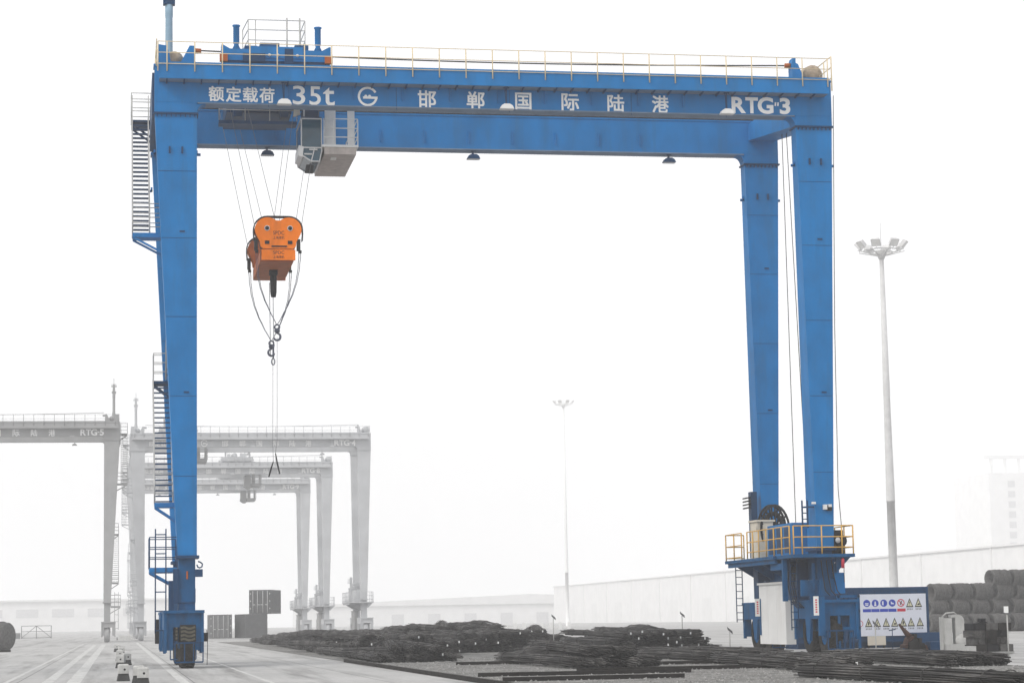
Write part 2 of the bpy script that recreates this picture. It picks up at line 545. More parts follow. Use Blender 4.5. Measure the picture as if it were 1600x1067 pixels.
def bogie(parent, xc, yc, sgn, paint, dark, detail):
    """wheel truck under one leg; sgn=+1 puts the gearbox side at +x"""
    f = MB()
    xs = sorted((xc - .54 * sgn, xc + .80 * sgn))
    for x0, x1 in ((xs[0], xs[0] + .09), (xs[1] - .09, xs[1])):
        f.box(x0, x1, yc - 1.75, yc + 1.75, 1.30, 1.87)
        f.prism([(yc - .16, .50), (yc + .16, .50), (yc + .34, 1.30), (yc - .34, 1.30)][::-1], x0, x1, 'x')
        f.box(x0, x1, yc - 1.75, yc - 1.58, .55, 1.30)
        f.box(x0, x1, yc + 1.58, yc + 1.75, .55, 1.30)
    f.box(xs[0] - .02, xs[1] + .02, yc - 1.80, yc + 1.80, 1.87, 1.97)
    f.box(xc - .3, xc + .3, yc - .18, yc + .18, .85, 1.85)
    for y in (-1.62, 1.62):
        f.box(xs[0] + .09, xs[1] - .09, yc + y - .05, yc + y + .05, 1.40, 1.87)
        f.box(xs[0] + .09, xs[0] + .3, yc + y - .05, yc + y + .05, .62, 1.40)
        f.box(xs[1] - .3, xs[1] - .09, yc + y - .05, yc + y + .05, .62, 1.40)
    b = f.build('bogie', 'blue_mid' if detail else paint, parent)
    for y in (-.92, .92):
        w = MB()
        prof = [(.42, -.25), (.66, -.26), (.76, -.22), (.78, -.10), (.78, .10), (.76, .22), (.66, .26), (.42, .25)]
        w.lathe(prof, (xc, yc + y, .78), (1, 0, 0), 28)
        if detail:
            for k in range(28):
                a = 2 * math.pi * k / 28
                for s in (-1, 1):
                    c = Vector((xc + s * .11, yc + y + .785 * math.cos(a + s * .06), .78 + .785 * math.sin(a + s * .06)))
                    tdir = Vector((.16 * s, -.10 * math.sin(a), .10 * math.cos(a)))
                    w.bar(c - tdir * .55, c + tdir * .55, .05, .035, (0, math.cos(a), math.sin(a)))
        wo_ = w.build('wheel', 'rubber' if detail else dark, parent)
        rim = MB().lathe([(.42, -.22), (.40, -.10), (.14, -.06), (.12, -.27), (0.001, -.27)], (xc, yc + y, .78), (1, 0, 0), 20)
        rim.lathe([(.42, .22), (.40, .10), (.14, .06), (.12, .27), (0.001, .27)], (xc, yc + y, .78), (1, 0, 0), 20)
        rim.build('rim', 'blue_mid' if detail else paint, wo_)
    if not detail:
        return b
    yf = yc - 1.78
    # wavy bumper slats at the front end of the left trucks
    for k in range(4 if sgn < 0 else 0):
        z = .98 + k * .13
        pts = [(xc - .24 + .24 * i / 4 * 2, yf - .02, z + .035 * math.sin(i * 1.9)) for i in range(5)]
        q = MB()
        for a, c in zip(pts[:-1], pts[1:]):
            q.bar(a, c, .05, .07)
        q.build('bumper_slat', 'stripe', b)
    if sgn < 0:
        MB().box(xc - .27, xc + .27, yf, yf + .04, .90, 1.48).build('bumper_plate', 'black', b)
    gm = MB()
    gx0, gx1 = xs[0] + (.36 if sgn < 0 else .1), xs[1] - (.04 if sgn < 0 else .3)
    for z in (.22, .87):
        gm.bar((gx0, yf - .22, z), (gx1, yf - .22, z), .05)
    for t in (0, .34, .66, 1):
        x = gx0 + (gx1 - gx0) * t
        gm.bar((x, yf - .22, .22), (x, yf - .22, .87), .04)
    for x in (gx0, gx1):
        gm.bar((x, yf - .22, .84), (x, yf + .1, .84), .05)
    gm.build('guard_frame', 'blue_dark', b)
    gb = MB().box(xc + .56 * sgn - .14, xc + .56 * sgn + .14, yc - .5, yc + .25, .7, 1.35)
    gb.lathe([(.17, -.25), (.17, .28), (.001, .28)], (xc + .6 * sgn, yc - .95, 1.1), (0, 1, 0), 14)
    gb.build('drive_motor', 'blue_dark', b)
    return b


def floodlight(parent, x, y, z, hang, bowl, arm):
    a = MB().bar((x, y, z + hang), (x, y - .02, z + .1), .035).bar((x - .1, y, z + hang), (x + .1, y, z + hang), .08, .04)
    a.bar((x - .06, y, z + hang), (x - .02, y, z + .1), .03)
    f = a.build('floodlight', arm, parent)
    h = MB()
    h.prism([(x - .26, z - .05), (x + .26, z - .05), (x + .2, z + .07), (x + .1, z + .13), (x - .1, z + .13), (x - .2, z + .07)], y - .15, y + .15)
    h.build('lamp_head', bowl, f)
    MB().box(x - .23, x + .23, y - .13, y + .13, z - .065, z - .052).build('lamp_glass', 'galv', f)


def letters(parent, num, dx, wall_y, material):
    """all writing on the front girder"""
    groups = [
        ('lettering', [('额', 1.19, 1.72, 19.99, 20.52), ('定', 1.80, 2.33, 19.98, 20.51), ('载', 2.40, 2.92, 19.98, 20.51), ('荷', 2.99, 3.51, 19.97, 20.50)], .012),
        ('lettering', [('3', 4.17, 4.62, 19.93, 20.62), ('5', 4.77, 5.18, 19.92, 20.61), ('t', 5.26, 5.68, 19.91, 20.58)], .012),
        ('lettering', [('邯', 8.70, 9.35, 19.93, 20.54)], .014), ('lettering', [('郸', 10.49, 11.13, 19.93, 20.54)], .014),
        ('lettering', [('国', 12.28, 12.86, 19.93, 20.54)], .014), ('lettering', [('际', 14.0, 14.63, 19.93, 20.55)], .014),
        ('lettering', [('陆', 15.72, 16.33, 19.93, 20.55)], .014), ('lettering', [('港', 17.40, 18.01, 19.93, 20.55)], .014),
        ('lettering', [('R', 20.42, 20.97, 19.97, 20.58), ('T', 20.95, 21.44, 19.97, 20.58), ('G', 21.42, 22.03, 19.96, 20.60), (num, 22.27, 22.68, 19.96, 20.59)], .035),
    ]
    for nm, gl, bold in groups:
        mb = MB()
        for s, a, b, c, d in gl:
            text_on(mb, s, a + dx, b + dx, c - .03, d - .03, wall_y, bold)
        if nm and gl[0][0] == 'R':
            if num == '3':
                for x in (22.07, 22.17):
                    mb.add([(x + dx, wall_y, 20.24), (x + .06 + dx, wall_y, 20.24), (x + .075 + dx, wall_y, 20.38), (x + .015 + dx, wall_y, 20.38)], [(0, 1, 2, 3)])
            else:
                mb.add([(22.06 + dx, wall_y, 20.22), (22.25 + dx, wall_y, 20.22), (22.25 + dx, wall_y, 20.32), (22.06 + dx, wall_y, 20.32)], [(0, 1, 2, 3)])
        keep = MIRROR[0]
        MIRROR[0] = False
        mb.build('lettering', material, parent)
        MIRROR[0] = keep
    # round emblem: an open ring, a bar closing it on the right and two small waves above the bar
    mb = MB()
    cx, cz, ro, ri = 6.87 + dx, 20.25, .36, .275
    a0, a1, n = R(28), R(360), 40
    pts = []
    for k in range(n + 1):
        a = a0 + (a1 - a0) * k / n
        pts.append((a,))
    vs_ = []
    for (a,) in pts:
        vs_ += [(cx + ro * math.cos(a), wall_y, cz + ro * math.sin(a)), (cx + ri * math.cos(a), wall_y, cz + ri * math.sin(a))]
    mb.add(vs_, [(2 * k + 1, 2 * k, 2 * k + 2, 2 * k + 3) for k in range(n)])
    mb.add([(cx - .17, wall_y - .002, cz - .085), (cx + ro, wall_y - .002, cz - .085), (cx + ro, wall_y - .002, cz), (cx - .17, wall_y - .002, cz)], [(0, 1, 2, 3)])
    for s in (-.07, .07):
        mb.add([(cx + s - .065, wall_y - .003, cz - .002), (cx + s + .065, wall_y - .003, cz - .002), (cx + s + .03, wall_y - .003, cz + .06), (cx + s - .03, wall_y - .003, cz + .06)], [(0, 1, 2, 3)])
    keep = MIRROR[0]
    MIRROR[0] = False
    mb.build('emblem', material, parent)
    MIRROR[0] = keep


def gantry_crane(label, oy, num, paint, detail, ox=0.0, mirror=False, group=None):
    root = thing('gantry_crane', label, 'crane', (ox, oy, 0), 0, group)
    MIRROR[0] = mirror
    greyed = 'blue_greyed' if detail else paint
    dark = 'blue_dark' if detail else paint
    rail_m = 'rail' if detail else paint
    rgrey = 'rail_grey' if detail else paint
    black = 'black' if detail else paint
    legs = {}
    # ---- girders
    for gy in (0, 7):
        gb = MB().box(-.72, 24.28, gy - .60, gy + .05, 19.90, 21.2)
        gb.box(-.76, 24.32, gy - .63, gy + .08, 21.2, 21.26)
        G = gb.build('girder', paint, root)
        MB().box(.80, 22.84, gy - .62, gy + .07, 19.86, 19.90).build('bottom_flange', greyed, G)
        MB().box(-.5, 24.1, gy - .33, gy - .21, 21.26, 21.38).build('trolley_rail', black, G)
        for x0, x1, inner in ((-.72, .78, 1), (22.86, 24.28, -1)):
            K = MB().box(x0, x1, gy - .59, gy + .04, 19.52, 19.90)
            xi = x1 if inner > 0 else x0
            arc = [(xi, 19.52)] + [(xi + inner * .30 * (1 - math.cos(t)), 19.52 + .34 * math.sin(t)) for t in (.3, .6, .9, 1.2, 1.57)] + [(xi, 19.86)]
            K.prism(arc if inner > 0 else arc[::-1], gy - .57, gy + .02)
            K.build('knee', paint, G)
        if gy == 0:
            letters(G, num, -23.47 if mirror else 0, -.612 if detail else -.63, 'white')
            fg = G
            if detail:
                for x in (3.3, 7.9, 12.05, 16.6, 20.2):
                    MB().box(x, x + .02, -.609, -.60, 19.78, 20.60).build('weld_seam', 'blue_mid', G)
        if detail:
            wy = gy - 1 if gy == 0 else gy
            for x in (4.05, 6.36, 8.12, 9.86, 11.62, 13.36, 15.1, 16.86, 18.55):
                MB().prism([(x, 20.61), (x, 20.12), (x + .03, 20.12), (x + .03, 20.61)], gy - .66, gy - .60).build('stiffener', paint, G)
    # ---- front walkway with skirt, brackets and guard rail
    W = MB().box(-.56, 24.0, -1.2, -.60, 20.62, 20.67).build('walkway', greyed, root)
    MB().box(-.56, 24.0, -1.25, -1.2, 20.60, 21.2).build('skirt', paint, W)
    if detail:
        me = MB().add([(-.025, -1.19, 20.62), (.025, -1.19, 20.62), (.025, -.61, 20.62), (-.025, -.61, 20.62),
                       (-.025, -1.19, 20.605), (.025, -1.19, 20.605), (.025, -.61, 20.55), (-.025, -.61, 20.55)],
                      [(0, 1, 2, 3), (7, 6, 5, 4), (4, 5, 1, 0), (5, 6, 2, 1), (6, 7, 3, 2), (7, 4, 0, 3)]).mesh('bracket', 'blue_dark')
        for k in range(40):
            place('bracket', me, W, (-.3 + .61 * k, 0, 0))
    px = [-.62] + [-.3 + .97 * k for k in range(26)]
    rl = MB()
    for z in (21.92, 21.52, 21.12):
        rl.tube((px[0], -1.28, z), (px[-1] + .1, -1.28, z), .015, 5)
    GR = rl.build('guard_rail', rail_m, root)
    pm = MB()
    for k, x in enumerate(px):
        if detail:
            if k == 0:
                me = MB().tube((0, -1.28, 20.85), (0, -1.28, 21.92), .022, 6).mesh('post', 'rail')
            place('post', me, GR, (x, 0, 0))
        else:
            if k == 0:
                me = MB().tube((0, -1.28, 20.85), (0, -1.28, 21.92), .028, 4).mesh('post', rail_m)
            place('post', me, GR, (-x if mirror else x, 0, 0))
    e = MB()
    for z in (21.2, 21.6, 22.0):
        e.tube((24.1, -1.28, z), (24.1, 1.2, z), .02, 5)
    for y in (-1.28, -.4, .5, 1.2):
        e.tube((24.1, y, 20.7), (24.1, y, 22.0), .025, 5)
    e.build('end_rail', rail_m, root)
    e = MB()
    for z in (21.2, 21.6, 22.0):
        e.tube((-.66, -1.28, z), (-.66, 7.6, z), .02, 5)
    for y in (-.2, 1.5, 3.2, 5, 6.6):
        e.tube((-.66, y, 20.7), (-.66, y, 22.0), .025, 5)
    e.build('end_rail', rail_m, root)
    # ---- end ties
    MB().box(-.80, -.30, .06, 6.39, 19.55, 21.1).build('end_tie', dark, root)
    t = MB().prism([(.06, 19.66), (6.4, 20.45), (6.4, 21.1), (.06, 21.1)][::-1], 23.05, 24.15, 'x')
    t.build('end_tie', paint, root)
    # ---- legs
    for gy in (0, 7):
        for left in (True, False):
            if left:
                top, bot = (-.71, .77), (.10, .76)
            else:
                top, bot = (22.88, 24.27), (23.12, 23.75)
            L = MB().frus((bot[0], bot[1], gy - .70, gy + .46), 3.86, (top[0], top[1], gy - .58, gy + .04), 19.46).build('leg', paint, root)
            q = MB().box(top[0] - .05, top[1] + .05, gy - .66, gy + .11, 19.46, 19.52)
            q.build('joint_flange', dark, L)
            MB().box(bot[0] - .06, bot[1] + .08, gy - .76, gy + .56, 3.76, 3.86).build('base_flange', dark, L)
            if detail:
                rb = MB()
                for k in range(9):
                    x = top[0] + .08 + k * (top[1] - top[0] - .16) / 8
                    rb.box(x - .012, x + .012, gy - .65, gy - .575, 19.36, 19.46)
                rb.build('flange_rib', 'blue_dark', L)
                lg = MB()
                for x in (top[0], top[1]):
                    s = -1 if x == top[0] else 1
                    for d in (.02, .12):
                        lg.box(*sorted((x - s * .03, x + s * d + s * .02)), gy - .25, gy - .22, 18.05, 18.25 - d)
                    lg.box(*sorted((x, x + s * .14)), gy - .25, gy - .22, 18.03, 18.08)
                lg.build('lifting_lug', paint, L)
                for z in (6.6, 9.4, 12.2, 15.0, 17.4):
                    t_ = (z - 3.86) / 15.6
                    a_, b_ = bot[0] + (top[0] - bot[0]) * t_, bot[1] + (top[1] - bot[1]) * t_
                    y_ = gy - .70 + .12 * t_
                    MB().box(a_ + .005, b_ - .005, y_ - .008, y_ + .01, z, z + .018).build('weld_seam', 'blue_mid', L)
                for z in (9.42, 15.12):
                    t_ = (z - 3.86) / 15.6
                    m_ = (bot[0] + bot[1]) / 2 + ((top[0] + top[1]) - (bot[0] + bot[1])) / 2 * t_
                    MB().box(m_ + .02, m_ + .2, gy - .73 + .12 * t_, gy - .6 + .12 * t_, z + .1, z + .15).build('step_plate', 'blue_dark', L)
                cx = (top[0] + top[1]) / 2
                for x in (cx - .22, cx + .22):
                    MB().box(x - .03, x + .03, gy - .66, gy - .57, 18.05, 18.28).build('lug_plate', 'blue_dark', L)
            legs[(gy, left)] = L
            xc = LX if left else RX
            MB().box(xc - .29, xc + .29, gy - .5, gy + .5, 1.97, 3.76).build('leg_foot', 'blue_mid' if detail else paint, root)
            bogie(root, xc, gy, -1 if left else 1, paint, dark, detail)
    for xc in (LX, RX):
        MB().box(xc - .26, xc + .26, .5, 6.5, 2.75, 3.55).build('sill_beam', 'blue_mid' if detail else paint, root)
    # ---- stairs and landings beside the left legs
    stair(root, -1.47, -.86, 1.0, 15.3, 6.0, 20.7, 27, dark, rgrey, detail)
    landing(root, -1.47, -.45, .2, 1.0, 15.32, paint, rgrey)
    landing(root, -1.50, -.76, 6.0, 7.0, 20.7, dark, rgrey)
    stair(root, -.66, -.02, 1.0, 5.72, 6.0, 10.65, 24, dark, rgrey, detail)
    landing(root, -.68, .10, .2, 1.0, 5.74, paint, rgrey)
    landing(root, -.64, .02, 6.0, 6.6, 10.65, dark, rgrey)
    stair(root, -.18, .36, 6.0, 10.75, 1.6, 15.2, 22, dark, rgrey, False)
    landing(root, -.86, .08, -.4, 1.6, 3.46, paint, dark)
    ld = MB()
    for x in (-.66, -.30):
        ld.tube((x, -.42, 1.2), (x, -.42, 4.8), .025, 5)
    for k in range(6):
        ld.bar((-.68, -.42, 1.3 + k * .66), (-.28, -.42, 1.3 + k * .66), .04)
    ld.build('ladder', dark, root)
    # ---- mast and wind-up gear on the top left corner
    ms = MB()
    ms.lathe([(.001, 21.3), (.19, 21.3), (.19, 22.3), (.14, 22.5), (.13, 23.9), (.145, 24.0), (.145, 24.5), (.001, 24.5)], (-.14, 3, 0), (0, 0, 1), 14)
    ma = ms.build('mast', 'mastgrey' if detail else paint, root)
    hd = MB().box(-.36, .08, 2.85, 3.15, 24.42, 24.60).box(-.26, -.02, 2.8, 3.2, 24.6, 25.3)
    hd.box(-.42, .14, 2.9, 3.1, 25.05, 25.12).tube((-.14, 3, 25.3), (-.14, 3, 25.9), .03, 5)
    for s in (-1, 1):
        hd.tube((-.14 + .2 * s, 3, 25.1), (-.14 + .2 * s, 3, 25.35), .03, 5)
    hd.build('beacon_head', dark, ma)
    tp = MB()
    tp.prism([(-.62, 21.26), (-.12, 21.26), (-.2, 21.75), (-.30, 22.02), (-.58, 22.06)], -.30, .30)
    tp.build('buffer_stop', paint, root)
    MB().prism([(.12, 21.26), (.70, 21.26), (.70, 22.05), (.52, 22.05)], -.25, .25).build('buffer_stop', paint, root)
    MB().lathe([(.001, -.05), (.09, -.05), (.10, .0), (.09, .22), (.001, .22)], (.72, 0, 21.92), (1, 0, 0), 12).build('buffer', 'orange_dark' if detail else paint, root)
    MB().lathe([(.001, -.28), (.26, -.26), (.32, -.1), (.32, .1), (.26, .26), (.001, .28)], (-.02, .2, 21.60), (.35, -1, 0), 16).build('cable_drum', 'tan' if detail else paint, root)
    MB().prism([(22.92, 21.26), (23.42, 21.26), (23.15, 21.95), (23.06, 22.0), (23.06, 22.2), (22.96, 22.2), (22.92, 22.0)][::-1], -.25, .25).build('buffer_stop', paint, root)
    MB().lathe([(.001, -.22), (.09, -.22), (.1, .0), (.001, .0)], (22.93, 0, 21.94), (1, 0, 0), 12).build('buffer', 'orange_dark' if detail else paint, root)
    MB().lathe([(.001, -.40), (.30, -.38), (.40, -.25), (.40, .25), (.30, .38), (.001, .40)], (23.85, .5, 21.66), (.15, -1, 0), 20).build('cable_drum', 'tan' if detail else paint, root)
    fc = MB()
    pts = [(.8 + (22.2) * k / 24, 1.0 if detail else 0, 22.20 - .17 * math.sin(math.pi * k / 24)) for k in range(25)]
    fc.path(pts, .028 if detail else .03, 5)
    fc.build('power_cable', black, root)
    # ---- lamps
    for x in (3.84, 11.89, 20.14):
        floodlight(root, x, -.95, 19.86, .75, 'white_panel' if detail else paint, dark)
    for x in (3.73, 11.84, 19.79):
        floodlight(root, x, 6.6, 19.58, .28, dark, dark)
    # ---- right side: deck, cabinets, reel
    D = MB().box(22.05, 24.36, -1.25, .95, 3.50, 3.62).box(21.93, 22.75, .95, 7.7, 3.50, 3.62)
    D.prism([(23.76, 3.50), (23.76, 2.95), (24.30, 3.50)], -.9, -.75)
    D.prism([(23.76, 3.50), (23.76, 2.95), (24.30, 3.50)], .5, .65)
    for y in (1.6, 3.4, 5.2, 7.0):
        D.prism([(22.0, 3.50), (23.14, 2.8), (23.14, 3.50)], y - .05, y + .05)
    D.box(22.0, 22.1, 1.0, 7.5, 3.34, 3.50)
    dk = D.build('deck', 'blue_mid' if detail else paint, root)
    ry = 'rail_orange' if detail else paint
    guard_rail(root, [(22.08, -1.2), (22.40, -1.2), (23.14, -1.2), (23.9, -1.2), (24.32, -1.2), (24.32, -.2), (24.32, .9)], 3.62, 1.02, ry, (1.02, .62, .24))
    guard_rail(root, [(21.96, -1.1), (21.96, -.1), (21.96, .9), (21.96, 1.9), (21.96, 2.9), (21.96, 3.7), (21.96, 4.5)], 3.62, 1.02, ry, (1.02, .62, .24))
    guard_rail(root, [(21.96, 5.3), (21.96, 6.4), (21.96, 7.6), (22.70, 7.6)], 3.62, 1.02, ry, (1.02, .55, .1))
    cb = MB().box(22.42, 23.05, 4.6, 5.6, 3.62, 5.05).box(22.36, 23.12, 4.54, 5.66, 5.05, 5.12).build('control_cabinet', 'cream' if detail else paint, root)
    if detail:
        MB().box(22.55, 22.95, 4.585, 4.60, 3.8, 4.95).build('door', 'cream', cb)
    eb = MB().box(22.70, 23.60, 1.0, 4.2, 3.62, 4.85).build('machinery_box', paint, root)
    if detail:
        for k in range(3):
            MB().box(22.69, 22.70, 1.2 + k, 2.0 + k, 3.75, 4.7).build('panel_door', 'blue_dark', eb)
    rx = MB()
    ax = Vector((.62, -.78, 0)).normalized()
    cc = Vector((23.25, 5.2, 4.75))
    rx.lathe([(.90, -.10), (1.0, -.10), (1.0, -.06), (.90, -.06), (.90, -.10)], cc, ax, 28)
    rx.lathe([(.90, .10), (1.0, .10), (1.0, .06), (.90, .06), (.90, .10)], cc, ax, 28)
    s_ = ax.orthogonal().normalized(); t_ = ax.cross(s_)
    for k in range(14):
        a = 2 * math.pi * k / 14
        d = s_ * math.cos(a) + t_ * math.sin(a)
        for o_ in (-.08, .08):
            rx.bar(cc + ax * o_ + d * .2, cc + ax * o_ + d * .95, .05)
    rx.lathe([(.001, -.2), (.25, -.2), (.25, .2), (.001, .2)], cc, ax, 14)
    rx.lathe([(.55, -.05), (.72, -.05), (.72, .05), (.55, .05)], cc, ax, 20)
    rx.build('cable_reel', black, root)
    hb = MB().box(22.66, 22.90, 6.2, 6.6, 3.7, 6.3).build('riser_box', dark, root)
    for k in range(4):
        MB().prism([(22.42, 5.62 + k * .13), (22.70, 5.68 + k * .13), (22.70, 5.73 + k * .13), (22.42, 5.68 + k * .13)], 6.25, 6.6).build('vent_louvre', black, hb)
    wc = MB().box(22.72, 23.10, 2.2, 5.7, .36, 2.62).box(22.66, 23.14, 2.14, 5.76, 2.62, 2.70).build('switch_cabinet', 'white_panel' if detail else 'far', root)
    MB().box(22.86, 23.02, 2.5, 2.7, 2.70, 2.80).box(22.86, 23.02, 5.2, 5.4, 2.70, 2.80).build('hanger', dark, wc)
    if detail:
        for y in (3.35, 4.5):
            MB().box(22.715, 22.72, y, y + .015, .40, 2.58).build('door_seam', 'galv', wc)
        # side hung steel frame next to the front bogie, its motor and pipes
        fr = MB()
        for x in (23.55, 24.30):
            for y in (-1.6, -.5):
                fr.bar((x, y, .2), (x, y, 2.12), .09)
        for z in (.95, 1.55, 2.08):
            for y in (-1.6, -.5):
                fr.bar((23.5, y, z), (24.35, y, z), .09)
            fr.bar((24.30, -1.6, z), (24.30, -.5, z), .09)
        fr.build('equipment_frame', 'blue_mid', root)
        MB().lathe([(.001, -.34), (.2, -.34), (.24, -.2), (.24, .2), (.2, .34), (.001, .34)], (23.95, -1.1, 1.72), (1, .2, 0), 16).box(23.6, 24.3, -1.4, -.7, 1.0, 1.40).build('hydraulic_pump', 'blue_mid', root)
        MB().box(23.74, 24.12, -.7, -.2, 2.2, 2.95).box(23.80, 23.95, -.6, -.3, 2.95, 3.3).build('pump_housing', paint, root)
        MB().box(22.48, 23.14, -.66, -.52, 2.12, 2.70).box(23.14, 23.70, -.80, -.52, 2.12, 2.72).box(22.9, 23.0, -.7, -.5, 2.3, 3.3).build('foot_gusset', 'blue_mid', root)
        for xx, yy in ((22.56, -.98), (22.48, 6.3)):
            sg = MB().box(xx, xx + .19, yy - .84, yy - .82, 1.42, 2.10).build('warning_plate', 'white_panel', root)
            for k in range(6):
                q = MB()
                q.add([(xx + .06, yy - .845, 1.52 + k * .085), (xx + .13, yy - .845, 1.52 + k * .085), (xx + .13, yy - .845, 1.57 + k * .085), (xx + .06, yy - .845, 1.57 + k * .085)], [(0, 1, 2, 3)])
                q.build('warning_print', 'sign_red', sg)
            MB().box(xx + .19, xx + .42, yy - .83, yy - .7, .7, 2.1).build('plate_bracket', 'blue_mid', sg)
        MB().box(22.10, 22.26, .30, .46, 1.95, 3.50).box(22.10, 22.26, .46, 1.9, 3.1, 3.34).build('deck_column', 'blue_mid', root)
        lad = MB()
        for x in (22.34, 22.60):
            lad.bar((x, .2, .9), (x, .2, 3.5), .035)
        for k in range(9):
            lad.bar((22.34, .2, 1.0 + k * .28), (22.60, .2, 1.0 + k * .28), .03)
        lad.build('ladder', 'blue_dark', root)
        MB().box(22.75, 23.14, .62, 2.1, 2.0, 3.4).build('valve_block', 'blue_dark', root)
        MB().box(22.72, 23.12, 5.8, 6.4, 2.1, 3.4).build('valve_block', 'blue_dark', root)
        for k in range(4):
            y0 = .8 + .25 * k
            MB().path([(22.74, y0, 3.3), (22.66, y0 + .05, 2.6), (22.70, y0 - .2, 1.95), (22.85, y0 - .5, 1.7)], .022, 5).build('hydraulic_hose', 'black', root)
        for k in range(3):
            MB().path([(23.2 + .2 * k, -.84, 3.4), (23.22 + .2 * k, -.92, 2.9), (23.3 + .22 * k, -.95, 2.3), (23.4 + .2 * k, -1.5, 2.0)], .02, 5).build('hydraulic_hose', 'black', root)
        MB().lathe([(.001, 0), (.06, 0), (.06, .32), (.02, .38), (.001, .38)], (23.92, -1.15, 3.10), (0, 0, 1), 10).build('fire_extinguisher', 'sign_red', root)
        MB().lathe([(.001, -.3), (.16, -.3), (.18, 0), (.16, .3), (.001, .3)], (23.2, -1.0, 1.62), (0, 1, 0), 14).box(22.95, 23.45, -1.5, -.9, 1.97, 2.12).build('brake_unit', 'blue_dark', root)
        # conduits, gussets and small gear
        for a, b in (((23.55, 3.4, 20.3), (23.35, 2.6, 4.8)), ((23.6, 3.0, 20.3), (23.55, 1.6, 4.8))):
            MB().path([a, ((a[0] + b[0]) / 2, (a[1] + b[1]) / 2, (a[2] + b[2]) / 2), b], .015, 5).build('conduit', 'black', root)
        MB().path([(24.27, -.9, 20.62), (24.36, -.5, 19.4), (24.14, -.5, 12), (24.02, -.6, 6), (24.05, -.9, 3.7), (24.0, -1.0, 2.6)], .014, 5).build('conduit', 'black', root)
        lad = MB()
        for x in (22.36, 22.62):
            lad.tube((x, 7.7, 1.2), (x, 7.7, 3.5), .022, 5)
        for k in range(8):
            lad.tube((22.36, 7.7, 1.3 + k * .28), (22.62, 7.7, 1.3 + k * .28), .016, 5)
        lad.build('ladder', 'blue_dark', root)
        lad = MB()
        for x in (22.72, 22.92):
            lad.bar((x, -.3, 4.6), (x, -.3, 5.6), .05)
        for k in range(4):
            lad.bar((22.72, -.3, 4.7 + k * .22), (22.92, -.3, 4.7 + k * .22), .035)
        lad.bar((22.72, -.34, 5.35), (23.5, -.72, 5.35), .06)
        lad.build('camera_bracket', 'blue_dark', root)
        for bb in ((23.38, 23.50, -.86, -.70, 5.24, 5.42), (23.56, 23.68, -.85, -.70, 5.33, 5.43), (22.95, 23.08, -.85, -.72, 5.44, 5.52)):
            MB().box(*bb).build('camera_box', 'white_panel', root)
        MB().box(23.52, 23.7, -.80, -.68, 5.2, 5.4).build('junction_box', 'black', root)
        MB().lathe([(.001, -.16), (.22, -.16), (.22, .16), (.001, .16)], (24.02, -.6, 4.1), (0, 1, 0), 14).box(23.85, 24.2, -.45, .3, 3.62, 4.5).build('winch', 'black', root)
        MB().lathe([(.001, -.02), (.1, -.02), (.1, .02), (.001, .02)], (23.86, -.86, 4.12), (.3, -1, 0), 10).build('horn', 'galv', root)
        # small gear on the left foot
        MB().path([(.80, -.62, 3.65)] + [(.86 + .1 * math.sin(a), -.62, 3.53 - .1 * math.cos(a) + .0) for a in (3.0, 1.9, .8, 0, -.8, -1.7)], .028, 6).build('shackle', 'blue_dark', root)
        MB().box(.71, .96, -.72, -.45, 3.12, 3.38).build('lamp_bracket', 'blue_dark', root)
        MB().box(.13, .72, -.56, -.50, 2.25, 2.72).build('foot_plate', 'blue_mid', root)
        MB().box(.40, .46, -.53, -.50, 3.05, 3.32).build('marker_light', 'orange_dark', root)
        MB().box(-.05, .14, -.62, -.30, 2.2, 3.4).box(-.2, -.02, -.5, .1, 1.97, 3.0).build('cable_box', 'blue_dark', root)
        MB().box(-.56, -.42, 5.6, 6.6, .8, 1.7).box(.99, 1.12, -1.2, -.9, .9, 1.2).build('sensor_box', 'black', root)
        MB().path([(1.05, -1.9, 1.3), (1.08, -1.9, .8), (1.06, -1.9, .12)], .012, 5).build('antistatic_wire', 'black', root)
    MIRROR[0] = False
    return root


main = gantry_crane('tall bright blue gantry crane numbered 3 standing in the foreground', 0, '3', 'blue', True)
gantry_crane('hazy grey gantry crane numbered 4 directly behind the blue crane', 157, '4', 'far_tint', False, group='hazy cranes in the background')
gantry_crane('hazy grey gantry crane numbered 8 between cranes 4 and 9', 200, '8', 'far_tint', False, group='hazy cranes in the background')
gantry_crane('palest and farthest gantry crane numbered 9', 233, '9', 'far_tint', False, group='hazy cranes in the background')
gantry_crane('grey gantry crane numbered 5 cut by the left edge of the picture', 143, '5', 'far', False, -2.54, True, 'hazy cranes in the background')


